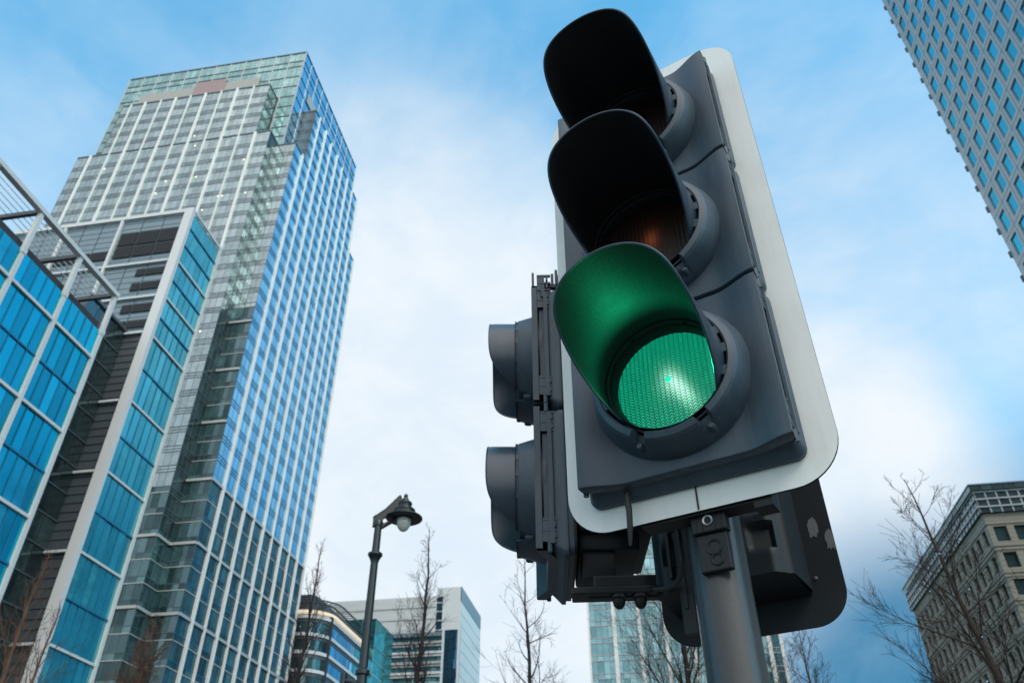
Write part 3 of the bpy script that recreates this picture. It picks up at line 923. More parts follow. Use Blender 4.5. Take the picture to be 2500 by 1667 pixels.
lamp = thing('street_lamp', (-4.07, 11.29, 0), 0, 'black cast iron street lamp post with hooded head and frosted globe', 'street lamp')
mb = MB()
mb.lathe([(0, 0), (.17, 0), (.17, .12), (.13, .2), (.13, 1.1), (.09, 1.25), (.078, 1.3), (.074, 4.66), (.10, 4.68), (.10, 4.73), (.066, 4.76), (.058, 6.28)], 28)
mb.lathe([(.0, 6.25), (.052, 6.25), (.058, 6.30), (.064, 6.33), (.07, 6.35), (.104, 6.415), (.112, 6.42), (.112, 6.45), (.100, 6.46), (.062, 6.465), (.060, 6.5), (.056, 6.9), (.07, 6.9), (.075, 6.94), (.06, 6.99), (0, 6.99)], 28)
mb.build('post', M['lamp_black'], lamp)
mb = MB(); mb.tube([(0, 0, 4.5), (-.12, .02, 4.58), (-.28, .04, 4.62)], [.05, .045, .035], 10); mb.tube([(-.29, .04, 4.55), (-.29, .04, 4.72)], .05, 10)
mb.build('cross_arm', M['lamp_black'], lamp)
hx, hy = .38, .10
Ma = Matrix(((hx / .393, 0, hy / .393 * -1, 0), (hy / .393, 0, hx / .393, 0), (0, 1, 0, 0), (0, 0, 0, 1)))   # plan axis along the arm, height, thickness


def slot_plate(mb, outer, inner, h, M_):
    n = len(outer)
    vs = []
    for s in (-h, h):
        vs += [M_ @ Vector((x, y, s)) for x, y in outer] + [M_ @ Vector((x, y, s)) for x, y in inner]
    fs = []
    for i in range(n):
        j = (i + 1) % n
        fs += [(i, j, n + j, n + i), (2 * n + i, 3 * n + i, 3 * n + j, 2 * n + j), (i, 2 * n + i, 2 * n + j, j), (n + i, n + j, 3 * n + j, 3 * n + i)]
    mb.add(vs, fs)


mb = MB()
outer = [(-.09, 6.90), (.06, 6.88), (.24, 7.02), (.36, 7.06), (.36, 7.36), (.30, 7.42), (.10, 7.17), (-.09, 7.02)]
inner = [(.055, 6.985), (.085, 6.945), (.17, 7.00), (.235, 7.045), (.245, 7.10), (.215, 7.125), (.13, 7.08), (.065, 7.03)]
slot_plate(mb, outer, inner, .03, Ma)
mb.tube([Ma @ Vector((-.09, 7.03, 0)), Ma @ Vector((.10, 7.185, 0)), Ma @ Vector((.31, 7.435, 0))], .028, 8)
mb.tube([Ma @ Vector((-.09, 6.9, 0)), Ma @ Vector((.06, 6.875, 0)), Ma @ Vector((.25, 7.01, 0))], .022, 8)
mb.lathe([(0, 0), (.035, 0), (.04, .03), (.02, .06), (0, .06)], 12, Matrix.Translation((-.05, -.01, 7.03)))
mb.build('bracket_arm', M['lamp_black'], lamp)
hd = MB()
hd.lathe([(.0, 7.03), (.13, 7.03), (.135, 7.05), (.275, 7.035), (.292, 7.045), (.292, 7.06), (.27, 7.075), (.2, 7.10), (.165, 7.115), (.165, 7.17), (.17, 7.18), (.165, 7.195), (.115, 7.22), (.105, 7.23), (.105, 7.29), (.112, 7.30), (.105, 7.32), (.06, 7.345), (.052, 7.36), (.052, 7.385), (.03, 7.40), (.028, 7.415), (.036, 7.43), (.03, 7.455), (.012, 7.475), (0, 7.475)], 36, Matrix.Translation((hx, hy, 0)))
h = hd.build('lamp_hood', M['lamp_black'], lamp)
m, t, N, L, p = mat('frosted_globe_glass')
p.inputs['Base Color'].default_value = (.52, .55, .53, 1); p.inputs['Roughness'].default_value = .18
p.inputs['Transmission Weight'].default_value = .0; p.inputs['Subsurface Weight'].default_value = .3; p.inputs['Subsurface Radius'].default_value = (.05, .05, .05)
M['globe'] = m
gl = MB(); gl.lathe([(.105, 7.05), (.112, 7.0), (.110, 6.96), (.098, 6.91), (.075, 6.87), (.045, 6.842), (.018, 6.83), (0, 6.828)], 28, Matrix.Translation((hx, hy, 0)))
gl.build('globe', M['globe'], lamp)


# ================================================================== bare trees
def tree(pt, h_over, label, bark, seed, spread=.30, up=38, dens=1.0, lean=(0, 0), group='bare winter trees along the street', start=.18, cat='tree'):
    rn = random.Random(seed)
    H = pt.z + h_over
    root = thing('bare_tree', (pt.x - lean[0], pt.y - lean[1], 0), 0, label, cat, group)
    n = 22
    path = []; rad = []
    ph = rn.uniform(0, 6)
    for i in range(n + 1):
        t = i / n
        w = .018 * H * t * (1 - t)
        path.append(Vector((lean[0] * t + w * math.sin(t * 9 + ph) + rn.uniform(-1, 1) * .006 * t * H * .5, lean[1] * t + w * math.cos(t * 7 + ph), H * t)))
        rad.append(max(.006, (.0118 * H) * (1 - t) ** .9 + .006))
    mb = MB(); mb.tube(path, rad, 9); mb.build('trunk', bark, root)
    cr = MB()

    def at(t):
        k = min(n - 1, int(t * n)); f_ = t * n - k
        return path[k].lerp(path[k + 1], f_), rad[k]

    def limb(p, d, L_, r, depth, curve):
        seg = 6 if depth == 0 else (4 if depth == 1 else 2)
        pts = [p]; rs = [r]; dd = d.normalized()
        for s in range(seg):
            dd = (dd + Vector((rn.gauss(0, .10), rn.gauss(0, .10), curve + rn.gauss(0, .06)))).normalized()
            pts.append(pts[-1] + dd * L_ / seg); rs.append(max(.0032, r * (1 - (s + 1) / (seg + .6))))
        cr.tube(pts, rs, 5 if depth == 0 else 3, cap=False)
        if depth >= 2: return
        m_ = int((L_ * (8.5 if depth == 0 else 12) + 2) * dens)
        for q in range(m_):
            t = rn.uniform(.18, 1.0)
            k = min(seg - 1, int(t * seg)); b = pts[k].lerp(pts[k + 1], t * seg - k)
            td = (pts[k + 1] - pts[k]).normalized()
            side = td.cross(Vector((rn.gauss(0, 1), rn.gauss(0, 1), rn.gauss(0, 1)))).normalized()
            nd = td * rn.uniform(.6, 1.2) + side * rn.uniform(.4, .9)
            if depth == 0: limb(b, nd, L_ * rn.uniform(.20, .50) * (1.2 - .5 * t), max(.0046, rs[k] * .5), 1, .07)
            else: limb(b, nd, L_ * rn.uniform(.35, .75), .0037, 2, .05)
    nb = int(46 * dens + H)
    for i in range(nb):
        t = start + (0.985 - start) * (i + rn.random()) / nb
        p_, r_ = at(t)
        az = i * 2.399 + rn.uniform(-.5, .5)
        e = R(up + rn.uniform(-14, 14) + 22 * t)
        L_ = H * spread * ((1 - t) ** .75) * rn.uniform(.65, 1.1) + .22
        limb(p_, Vector((math.cos(az) * math.cos(e), math.sin(az) * math.cos(e), math.sin(e))), L_, max(.007, r_ * .42), 0, .10)
    cr.build('branches', bark, root)
    return root, at


bulb0 = None


def fairy(at, root, label, n, seed, reach):
    """a string of small lit bulbs wound loosely round a tree"""
    global bulb0
    rn = random.Random(seed)
    s = thing('string_lights', tuple(root.location), 0, label, 'string lights', 'strings of small blue white lights hung in the trees')
    pts = []
    for i in range(n):
        t = .50 + .40 * i / n
        c, _ = at(t); a = i * 2.1 + rn.uniform(-.6, .6); q = reach * (1 - t) * rn.uniform(.3, 1.1)
        pts.append(c + Vector((math.cos(a) * q, math.sin(a) * q, rn.uniform(-.1, .1))))
    mb = MB(); mb.tube(pts, .0022, 3, cap=False); mb.build('wire', M['rubber'], s)
    for p_ in pts:
        if bulb0 is None:
            mb = MB(); mb.lathe([(0, -.010), (.0055, -.007), (.0075, 0), (.0055, .007), (0, .010)], 8); bulb0 = mb.build('bulb', M['fairy_lit'], s); o = bulb0
        else: o = copy_part(bulb0, s)
        o.location = p_


T = []
T.append(tree(at_ray(125, 1345, 20), 0, 'reddish bare tree in front of the dark louvred wall, leftmost of the trees', M['bark_red'], 11, .30, 48, .55, (.3, 0), start=.3))
T.append(tree(at_ray(150, 1480, 18), 0, 'short reddish bare tree before the foot of the white corner frame', M['bark_red'], 12, .30, 46, .55, (.3, 0), start=.3))
T.append(tree(at_ray(376, 1520, 22), 0, 'bushy reddish bare tree in front of the tower notch', M['bark_red'], 13, .30, 42, 1.25, (.1, 0)))
T.append(tree(at_ray(788, 1322, 24), 0, 'bare tree between the tall tower and the street lamp', M['bark_grey'], 14, .22, 46, .8, (.5, 0)))
T.append(tree(at_ray(1050, 1285, 22), 0, 'tall narrow bare tree in front of the pale ribbed building', M['bark_grey'], 15, .24, 46, .72, (.05, 0)))
T.append(tree(at_ray(1281, 1358, 22), 0, 'bare tree against open sky below the two side signals', M['bark_grey'], 16, .30, 24, .52, (-.2, 0)))
T.append(tree(at_ray(1620, 1215, 26), 0, 'bare tree behind the signal pole in front of the pale glass building', M['bark'], 17, .42, 46, .55, (.0, 0)))
T.append(tree(at_ray(1945, 1525, 24), 0, 'spreading bare tree just right of the signal pole', M['bark'], 18, .38, 36, .8, (-.15, 0)))
T.append(tree(at_ray(2208, 1170, 15.5), 0, 'large bare tree in front of the buff stone building', M['bark'], 19, .38, 22, .72, (-.95, .3)))
fairy(T[2][1], T[2][0], 'string of tiny lights in the bushy reddish tree', 9, 5, 3.0)
fairy(T[4][1], T[4][0], 'string of tiny lights in the tree before the pale ribbed building', 12, 2, 3.2)
fairy(T[3][1], T[3][0], 'string of tiny lights in the tree beside the tower', 12, 3, 3.2)
fairy(T[6][1], T[6][0], 'string of tiny lights in the tree behind the pole', 12, 4, 3.0)
fairy(T[8][1], T[8][0], 'string of tiny lights in the tree before the stone building', 14, 6, 2.6)


# ================================================================== traffic signals
def lens_mat(name, kind):
    m, t, N, L, p = mat(name)
    tc = N.new('ShaderNodeTexCoord'); sp = N.new('ShaderNodeSeparateXYZ'); L.new(tc.outputs['Object'], sp.inputs[0])

    def mt(op, a, b=None, clamp=False):
        n = N.new('ShaderNodeMath'); n.operation = op; n.use_clamp = clamp
        for i, v in enumerate((a, b)):
            if v is None: continue
            if isinstance(v, (int, float)): n.inputs[i].default_value = v
            else: L.new(v, n.inputs[i])
        return n.outputs[0]
    cf = mt('ABSOLUTE', mt('SUBTRACT', mt('FRACT', mt('DIVIDE', mt('ADD', sp.outputs[0], .5), .0100)), .5))
    rf = mt('FRACT', mt('ADD', mt('DIVIDE', mt('ADD', sp.outputs[2], .5), .0064), mt('MULTIPLY', cf, 1.7)))
    ridge = mt('POWER', mt('SUBTRACT', 1.0, mt('ABSOLUTE', mt('SUBTRACT', mt('MULTIPLY', rf, 2), 1.0))), 2.3)
    colm = mt('SUBTRACT', 1.0, mt('POWER', mt('MULTIPLY', cf, 2), 4))
    pat = mt('MULTIPLY', ridge, colm)
    nz = N.new('ShaderNodeTexNoise'); nz.inputs['Scale'].default_value = 160; L.new(tc.outputs['Object'], nz.inputs['Vector'])
    pat = mt('MULTIPLY', pat, mt('ADD', mt('MULTIPLY', nz.outputs['Fac'], 1.2), .35))

    def blob(x0, z0, sx, sz, rot=0.0):
        c, s = math.cos(rot), math.sin(rot)
        dx = mt('SUBTRACT', sp.outputs[0], x0); dz = mt('SUBTRACT', sp.outputs[2], z0)
        a = mt('DIVIDE', mt('ADD', mt('MULTIPLY', dx, c), mt('MULTIPLY', dz, s)), sx)
        b = mt('DIVIDE', mt('SUBTRACT', mt('MULTIPLY', dz, c), mt('MULTIPLY', dx, s)), sz)
        return mt('POWER', 2.718, mt('MULTIPLY', mt('ADD', mt('MULTIPLY', a, a), mt('MULTIPLY', b, b)), -1.0))
    bp = N.new('ShaderNodeBump'); bp.inputs['Strength'].default_value = .5; bp.inputs['Distance'].default_value = .002
    L.new(pat, bp.inputs['Height']); L.new(bp.outputs[0], p.inputs['Normal'])
    p.inputs['Roughness'].default_value = .3
    if kind == 'green':
        # lit: the lamp behind the ribbed lens
        p.inputs['Base Color'].default_value = (.004, .06, .035, 1)
        glow = mt('ADD', mt('MULTIPLY', blob(.024, -.032, .017, .048, .45), 1.0), mt('MULTIPLY', blob(.0, -.008, .024, .032), .5))
        mx = N.new('ShaderNodeMix'); mx.data_type = 'RGBA'
        mx.inputs[6].default_value = (.004, .50, .27, 1); mx.inputs[7].default_value = (.55, 1.0, .80, 1)
        L.new(mt('MULTIPLY', glow, .75, True), mx.inputs[0]); L.new(mx.outputs[2], p.inputs['Emission Color'])
        st_ = mt('ADD', mt('MULTIPLY', pat, mt('ADD', 2.0, mt('MULTIPLY', glow, 2.0))), mt('ADD', mt('MULTIPLY', glow, .08), .02))
        L.new(st_, p.inputs['Emission Strength'])
    elif kind == 'amber':
        p.inputs['Base Color'].default_value = (.022, .011, .007, 1)
        p.inputs['Emission Color'].default_value = (.36, .085, .022, 1)  # unlit lamp: the reflected orange glint is painted in as emission
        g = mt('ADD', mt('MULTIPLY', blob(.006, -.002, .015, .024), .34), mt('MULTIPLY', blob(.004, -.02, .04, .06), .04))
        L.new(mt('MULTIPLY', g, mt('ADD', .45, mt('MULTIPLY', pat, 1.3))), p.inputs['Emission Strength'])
    else:
        p.inputs['Base Color'].default_value = (.020, .006, .007, 1)
    return m


M['lens_green'] = lens_mat('lit_green_lens', 'green')
M['lens_amber'] = lens_mat('amber_lens_painted_glint', 'amber')
M['lens_red'] = lens_mat('dark_red_lens', 'red')
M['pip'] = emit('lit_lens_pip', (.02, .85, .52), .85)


def sstep(a, b, x):
    t = max(0, min(1, (x - a) / (b - a))); return t * t * (3 - 2 * t)


def LM(u, v, w=0.0):
    """lathe axis along the way a signal faces: local z -> out of the face"""
    return Matrix(((1, 0, 0, u), (0, 0, -1, -w), (0, 1, 0, v), (0, 0, 0, 1)))


WM = Matrix(((1, 0, 0, 0), (0, 0, -1, 0), (0, 1, 0, 0), (0, 0, 0, 1)))       # (u, v, w) -> local


def clip(mb, u, v, s, flip=1):
    """hinge clip on the side of a housing: frame, two hooks and a pin"""
    for a in ((.000, .006, -.030, .030, .040, .062), (.000, .007, .024, .030, .022, .062), (.000, .007, -.004, .002, .022, .062), (.000, .007, -.030, -.024, .022, .062),
              (.000, .010, -.022, -.008, .030, .036), (.000, .010, .006, .020, .030, .036)):
        x0, x1 = sorted((u + s * a[0], u + s * a[1]))
        mb.box(x0, x1, -a[5], -a[4], v + a[2], v + a[3])
    mb.tube([(u + s * .004, -.046, v - flip * .03), (u + s * .004, -.046, v - flip * .055)], .006, 8)


def aspect(parent, vc, v0, v1, hw, kind, rv=.127, wtop=.352, tray_hw=None, boss=.168, wlo=.085, cw_top=.114, knee=.42, slope=.245, lining='visor_in'):
    """one lamp unit: tray > door, collar, visor, lens"""
    tray_hw = tray_hw or hw + .006
    mb = MB()
    ra, rb = rrect(-tray_hw, tray_hw, v0 - .014, v1 - .014, .022), rrect(-tray_hw + .009, tray_hw - .009, v0 + .010, v1 - .024, .016)
    n_ = len(ra); vs = [WM @ Vector((x, y, w)) for pl, w in ((ra, .002), (ra, .012), (rb, .036)) for x, y in pl]
    mb.add(vs, [tuple(range(n_))[::-1], tuple(range(2 * n_, 3 * n_))] + [(k * n_ + i, k * n_ + (i + 1) % n_, (k + 1) * n_ + (i + 1) % n_, (k + 1) * n_ + i) for k in (0, 1) for i in range(n_)])
    mb.box(-hw + .03, hw - .03, -.05, -.034, v0 + .014, v1 - .012)
    for s in (-1, 1):
        mb.box(s * (hw - .012) - .004, s * (hw - .012) + .004, -.058, -.034, v0 + .07, v1 - .07)
        mb.box(s * (hw + .002) - .003, s * (hw + .002) + .003, -.045, -.034, v0 + .02, v1 - .03)
        clip(mb, s * (hw - .006), v0 + .055, s, 1); clip(mb, s * (hw - .006), v1 - .055, s, -1)
    tray = mb.build('housing', M['plastic'], parent)
    # door: the flat middle dips behind flared side edges
    mb = MB(); nu = 44
    us = [-hw + 2 * hw * i / nu for i in range(nu + 1)]
    wf = lambda u: .052 + .027 * sstep(.56, .985, abs(u) / hw)
    rows = [(v0 + .003, -.030), (v0 + .003, -.004), (v0 + .005, -.001), (v0 + .009, 0), (v1 - .009, 0), (v1 - .005, -.001), (v1 - .003, -.004), (v1 - .003, -.030)]
    vs = []
    for i, u in enumerate(us):
        for (v, dw) in rows: vs.append((u, -(wf(u) + dw), v))
    fs = []; m_ = len(rows)
    for i in range(nu):
        for j in range(m_ - 1): fs.append((i * m_ + j, (i + 1) * m_ + j, (i + 1) * m_ + j + 1, i * m_ + j + 1))
    mb.add(vs, fs, 0, False)
    for i, f in enumerate(mb.f): mb.s[i] = (i % (m_ - 1)) == 3
    for e in (0, nu):
        u = us[e]; w = wf(u)
        mb.quad((u, -w, v0 + .009), (u, -w, v1 - .009), (u, -(w - .016), v1 - .009), (u, -(w - .016), v0 + .009))
    mb.build('door_panel', M['plastic'], tray)
    # collar round the visor, cut by two drain notches
    mb = MB(); NC = 180

    def cw(an, j, r, h):
        d = math.degrees(an) % 360
        for c0 in (244, 298):
            q = abs((d - c0 + 180) % 360 - 180)
            if q < 5.2 and j in (2, 3, 4, 5): h = h - .026 if j > 2 else h - .012
        return r, h
    cp = [(boss, .050), (boss - .004, .072), (boss - .017, cw_top - .010), (boss - .021, cw_top - .004), (rv + .010, cw_top), (rv + .006, cw_top - .003), (rv + .006, .06)]
    for a_, b_ in ((0, 2), (2, 3), (3, 4), (4, 6)):
        mb.lathe(cp[a_:b_ + 1], NC, LM(0, vc), 0, True, lambda an, j, r, h, a_=a_: cw(an, j + a_, r, h))
    for c0 in (244, 298):
        a = R(c0); r = boss - .012
        mb.lathe([(0, .010), (.005, .009), (.0078, .004), (.0082, -.010)], 14, LM(r * math.cos(a), vc + r * math.sin(a), cw_top - .032))
    for c0 in (62, 40, 22, 2, -20, 120, 150, 200):
        a = R(c0); r = rv + .0035
        Mc = LM(0, vc) @ Matrix.Rotation(a, 4, 'Z')
        mb.box(r - .003, r + .004, -.010, .010, cw_top - .016, cw_top - .002, 0, Mc)
    mb.build('collar', M['plastic'], tray)
    # visor: a tube cut back towards its underside
    mb = MB(); nv, mv = 120, 9

    def rim(an):
        s = math.sin(an)
        x = (s - knee) / .16                                # rounded knee between the square front and the slanted cut
        ramp = .16 * (math.log(1 + math.exp(-x)) if x > -30 else -x)
        return wtop - min(ramp * slope, wtop - wlo)
    vo = []; vi = []
    for k in range(nv):
        an = 2 * math.pi * k / nv; t = rim(an)
        for j in range(mv + 1):
            w = .062 + (t - .062) * j / mv
            fl = 1 + .035 * (w - .062) / .29
            for lst, r in ((vo, rv), (vi, rv - .0035)):
                rr_ = r * fl - (.0008 if j == mv and lst is vo else 0)
                lst.append((rr_ * math.cos(an), -w, vc + rr_ * math.sin(an)))
    fs = [(k * (mv + 1) + j, ((k + 1) % nv) * (mv + 1) + j, ((k + 1) % nv) * (mv + 1) + j + 1, k * (mv + 1) + j + 1) for k in range(nv) for j in range(mv)]
    mb.add(vo, fs, 0, True); mb.add(vi, [f[::-1] for f in fs], 1, True)
    n0 = len(vo)
    ring = vo + vi
    mb.add(ring, [(k * (mv + 1) + mv, ((k + 1) % nv) * (mv + 1) + mv, n0 + ((k + 1) % nv) * (mv + 1) + mv, n0 + k * (mv + 1) + mv) for k in range(nv)], 0, False)
    lip = [Vector(vo[k * (mv + 1) + mv]).lerp(Vector(vi[k * (mv + 1) + mv]), .5) for k in range(nv)]
    mb.tube(lip + lip[:2], .0025, 8, 0, False)
    # ring seated at the root of the visor
    mb.lathe([(rv - .004, .100), (rv - .006, .098), (rv - .0065, .088), (rv - .010, .084), (.116, .076), (.1135, .067), (.1135, .055)], 96, LM(0, vc), 1, True)
    for a in (118, 62, 150, 28):
        r = rv - .0085; a = R(a); mb.lathe([(0, .006), (.003, .005), (.003, -.002)], 8, LM(r * math.cos(a), vc + r * math.sin(a), .085), 1)
    mb.build('visor', [M['plastic_gloss'], M[lining]], tray)
    # lens
    mb = MB()
    prof = [(.1135 * k / 14, .008 * (1 - (k / 14) ** 2) + .062) for k in range(15)]
    mb.lathe(prof, 72, WM, 0, True)
    ln = mb.build('lens', M['lens_' + kind], tray); ln.location = (0, 0, vc)
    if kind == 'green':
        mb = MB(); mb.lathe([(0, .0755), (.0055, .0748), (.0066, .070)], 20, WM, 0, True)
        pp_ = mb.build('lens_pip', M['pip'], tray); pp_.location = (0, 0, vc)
    return tray


def board_mesh(w, h, r, th, front, back, z0=0, seam=True):
    mb = MB(); n = len(rrect(-w / 2, w / 2, z0, z0 + h, r, 10))
    pts = rrect(-w / 2, w / 2, z0, z0 + h, r, 10)
    vs = [(x, -.0, z) for x, z in pts] + [(x, th, z) for x, z in pts]
    mb.add(vs, [tuple(range(n))], 0); mb.add(vs, [tuple(range(n, 2 * n))[::-1]] + [(i, n + i, n + (i + 1) % n, (i + 1) % n) for i in range(n)], 1)
    return mb


# frame of the main head: x = viewer's right, -y = the way it faces, z up
A_MAIN = R(21.9)
U_ = Vector((math.cos(A_MAIN), -math.sin(A_MAIN), 0)); W_ = Vector((-math.sin(A_MAIN), -math.cos(A_MAIN), 0))
O_ = Vector((0.1115, 1.4184, 2.338))
sig = thing('traffic_signal', tuple(O_), -A_MAIN, 'three lamp traffic signal showing green, on white backing board facing the viewer', 'traffic light')
mb = board_mesh(.545, 1.315, .092, .006, 0, 1)
bd = mb.build('backing_board', [M['board_white'], M['board_back']], sig)
mb = MB(); mb.box(-.0016, .0016, -.0022, -.0004, .002, .075); mb.build('board_seam', M['rubber'], bd)
for a in ((-.18, .18, .007, .022, .026, .05), (-.18, .18, .007, .022, 1.25, 1.28), (-.12, .10, .007, .05, -.004, .022), (.1005, .135, .007, .05, -.016, .02)):
    mb = MB(); mb.box(*a); mb.build('board_stiffener', M['bracket'], bd)
for i, k in enumerate(('green', 'amber', 'red')):
    v0 = .062 + .383 * i
    aspect(sig, v0 + .193, v0, v0 + .381, .210, k)
mb = MB(); mb.tube([(-.128, -.02, .075), (-.130, -.028, .05), (-.127, -.030, .02), (-.130, -.026, -.015), (-.136, -.018, -.045)], [.0055, .0062, .0062, .0058, .003], 10)
mb.build('cable', M['rubber'], sig)
# the lit lamp's own light, thrown forward into its visor
ld = bpy.data.lights.new('green_lamp_light', 'SPOT'); ld.energy = 1.9; ld.color = (.01, 1.0, .40); ld.shadow_soft_size = .006
ld.spot_size = R(146); ld.spot_blend = .5
lo = bpy.data.objects.new('green_lamp_light', ld); COL.objects.link(lo); lo.parent = sig; lo.location = (-.005, -.080, .255 - .015); lo.rotation_euler = (R(-90), 0, 0)

# pole
pole_p = O_ + U_ * (-.006) + W_ * (-.092)
pole = thing('signal_pole', (pole_p.x, pole_p.y, 0), -A_MAIN, 'grey steel pole carrying all the traffic signals', 'pole')
mb = MB(); mb.lathe([(0, 0), (.053, 0), (.053, 3.75), (.050, 3.76), (0, 3.76)], 48); mb.build('pole_tube', M['pole'], pole)
mb = MB(); mb.lathe([(.16, 0.004), (.16, .016), (.06, .02), (.058, .1), (.0535, .11)], 32); mb.build('base_collar', M['pole'], pole)

# clamp between the board and the pole, with two bolt rings
cl = thing('pole_clamp', tuple(O_ + U_ * .008 + W_ * -.03), -A_MAIN, 'dark clamp plate with two ring bolts on the pole right under the white board', 'bracket')
mb = MB()
mb.bbox(-.030, .030, -.004, .012, -.108, -.036, .003)
mb.bbox(-.034, .034, -.012, .012, -.036, .02, .003)
for x in (-.024, -.012, .012, .024): mb.box(x - .001, x + .001, -.0135, -.0115, -.034, -.004)
mb.build('clamp_plate', M['bracket'], cl)
Mr = lambda z, w=.0045: LM(.002, z, w)
mb = MB(); mb.lathe([(.014, -.001), (.0155, .0005), (.014, .002), (.0115, .001), (.010, -.006), (0, -.006)], 24, Mr(-.064)); mb.lathe([(.011, -.001), (.0125, .0005), (.011, .002), (.0085, .001), (.008, -.006), (0, -.006)], 24, LM(.005, -.087, .0045))
mb.build('ring_bolt', M['bracket'], cl)
mb = MB(); mb.lathe([(.010, 0), (.0105, .001), (.010, .002), (.0068, .001), (.006, -.002), (0, -.002)], 24, LM(.0, -.014, .0125)); mb.build('bolt_head', M['steel_ring'], cl)

# ------------------------------------------------------------------ rear head: seen from behind
q = O_ + U_ * (-.047) + W_ * (-.42)
rear = thing('traffic_signal', (q.x, q.y, q.z - .118), math.pi - A_MAIN, 'traffic signal seen from behind, dark board with two grey paint smears, right of the pole', 'traffic light')
mb = board_mesh(.412, 1.25, .075, .006, 0, 1)
bd = mb.build('backing_board', [M['board_white'], M['board_back']], rear)
for x, z, s in ((-.169, .212, .95), (-.200, .178, .95)):
    rn = random.Random(int(z * 1000)); pts = []
    for k in range(26):
        a = 2 * math.pi * k / 26; r = 1 + rn.uniform(-.10, .06)
        if math.sin(a) < -.5: r *= rn.uniform(.85, 1.35)
        pts.append((max(-.2055, x + .012 * s * r * math.cos(a)), z + .024 * s * r * math.sin(a)))
    mb = MB(); mb.add([(x_, .0068, z_) for x_, z_ in pts], [tuple(range(26))]); mb.build('paint_smear', M['smear'], bd)
mb = MB()
for x, z in ((-.150, .10), (.135, .05)): mb.lathe([(0, .0035), (.003, .003), (.0045, 0)], 12, Matrix(((1, 0, 0, x), (0, 0, 1, .006), (0, 1, 0, z), (0, 0, 0, 1))))
mb.build('rivet', M['steel_ring'], bd)
for i, k in enumerate(('green', 'amber', 'red')):
    v0 = .05 + .383 * i
    aspect(rear, v0 + .193, v0, v0 + .381, .175, k, tray_hw=.18, boss=.165)
# housing back: tapered box with moulded hand recesses, on the pole side
mb = MB()
bz0, bz1 = .075, 1.2
xa, xb = -.135, .165
nx, nz_ = 60, 150
vs = []
for j in range(nz_ + 1):
    for i in range(nx + 1):
        x = xa + (xb - xa) * i / nx; z = bz0 + (bz1 - bz0) * j / nz_
        e = min(x - xa, xb - x)
        y = .13 + .03 * sstep(0, .035, e)
        for cz in (.155, .235):
            for cx in (-.085, .11):
                dx, dz = (x - cx) / .030, (z - cz) / .030
                if abs(dx) < 1 and abs(dz) < 1: y -= .026 * sstep(0, .35, 1 - max(abs(dx), abs(dz))) * (.2 + .8 * (.5 - dx * .5))
        vs.append((x, y, z))
fs = [(j * (nx + 1) + i, (j + 1) * (nx + 1) + i, (j + 1) * (nx + 1) + i + 1, j * (nx + 1) + i + 1) for j in range(nz_) for i in range(nx)]
mb.add(vs, fs, 0, True)
for i in range(nx): mb.quad(vs[i], vs[i + 1], (vs[i + 1][0], .0062, bz0 - .01), (vs[i][0], .0062, bz0 - .01))
for j in range(nz_):
    a, b = vs[j * (nx + 1)], vs[(j + 1) * (nx + 1)]; mb.quad(a, b, (xa - .004, .0062, b[2]), (xa - .004, .0062, a[2]))
    a, b = vs[j * (nx + 1) + nx], vs[(j + 1) * (nx + 1) + nx]; mb.quad(b, a, (xb + .004, .0062, a[2]), (xb + .004, .0062, b[2]))
mb.build('housing_back', M['board_back'], rear)
mb = MB(); mb.box(.085, .093, .16, .172, .03, 1.1); mb.box(.112, .118, .16, .170, .10, 1.1); mb.box(.072, .10, .15, .168, -.02, .2)
mb.build('back_rail', M['bracket'], rear)

# ------------------------------------------------------------------ side head: two visors facing left, seen edge on
A2 = R(8.0)                                # faces along -X, turned a little
W2 = Vector((-math.cos(A2), -math.sin(A2), 0)); U2 = Vector((math.sin(A2), -math.cos(A2), 0))
rz2 = math.atan2(U2.y, U2.x)
side = thing('pedestrian_signal', (-.190, 1.943, 2.255), rz2, 'two lamp signal head seen edge on with its visors pointing left, beside the white board', 'traffic light')
HW2 = .170
for i, k in enumerate(('green', 'red')):
    v0 = .165 + .41 * i
    aspect(side, .378 + .415 * i, v0, v0 + .408, HW2, k, rv=.140, wtop=.202, boss=.166, wlo=.118, cw_top=.128, knee=-.60, slope=.34, lining='plastic_gloss')
mb = MB()
mb.prism(rrect(-HW2 - .004, HW2 + .004, .16, 1.03, .02), -.012, .0005, WM)
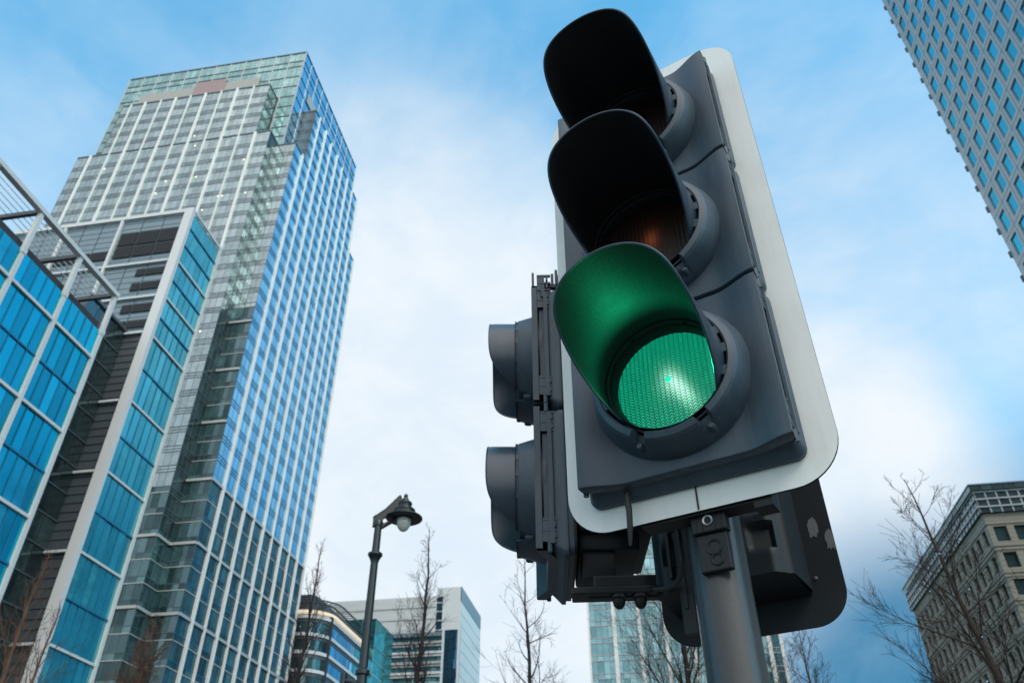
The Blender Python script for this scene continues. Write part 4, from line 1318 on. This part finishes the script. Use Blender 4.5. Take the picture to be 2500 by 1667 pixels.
# end channels above and below the doors: open side rails
for s in (-1, 1):
    for (w0, w1, z0, z1) in ((.070, .077, .98, 1.035), (.0, .008, .98, 1.045), (.012, .02, .98, 1.03), (.0, .06, .978, .99)):
        x = s * (HW2 - .012); mb.box(x - .008, x + .008, -w1, -w0, z0, z1)
    clip(mb, s * (HW2 - .004), .99, s, 1)
mb.build('end_channel', M['plastic'], side)
mb = MB()
mb.bbox(-.15, .15, .02, .205, .225, 1.0, .012)
mb.bbox(-.13, .13, .024, .17, .185, .235, .006)
mb.bbox(.02, .12, .03, .11, .12, .19, .004)
for x, y in ((.05, .06), (.08, .10), (-.03, .09), (.10, .05)): mb.lathe([(0, -.02), (.008, -.018), (.010, -.006), (.014, 0)], 12, Matrix.Translation((x, y, .186)))
mb.build('housing_back', M['board_back'], side)
mb = MB(); mb.prism(rrect(-.176, .176, .165, 1.0, .03), -.018, -.0125, WM); mb.build('back_plate', M['board_back'], side)

# bracket from the pole out to the side head
b0 = at_ray(1418, 1456, 1.78); b1 = at_ray(1618, 1450, 1.79)
ba = thing('signal_bracket', tuple(b0), math.atan2(b1.y - b0.y, b1.x - b0.x), 'dark flat bracket arm with two domed nuts under the side signal head', 'bracket')
Lb = (Vector((b1.x, b1.y, 0)) - Vector((b0.x, b0.y, 0))).length
mb = MB(); mb.bbox(-.02, Lb + .01, -.03, .03, -.004, .012, .003); mb.bbox(.03, Lb, -.02, .03, .012, .04, .004)
mb.box(.02, Lb, -.006, .006, -.0065, -.0035)
mb.build('arm_plate', M['bracket'], ba)
for x in (Lb * .46, Lb * .72):
    mb = MB(); mb.lathe([(0, -.034), (.007, -.032), (.012, -.026), (.014, -.017), (.014, -.012), (.019, -.011), (.019, -.004)], 18, Matrix.Translation((x, -.01, 0))); mb.build('domed_nut', M['bracket'], ba)
# cable from the arm up behind the board
c = [at_ray(*a) for a in ((1590, 1440, 1.77), (1625, 1437, 1.73), (1650, 1425, 1.68), (1664, 1400, 1.62), (1666, 1365, 1.57), (1660, 1310, 1.57), (1652, 1255, 1.57), (1648, 1200, 1.57))]
mb = MB(); mb.tube([p_ - c[0] for p_ in c], .0055, 10)
cb_ = mb.build('bent_cable', M['rubber']); cb_.location = c[0]
tag(cb_, 'black cable bending from the bracket arm up behind the white board', 'cable')
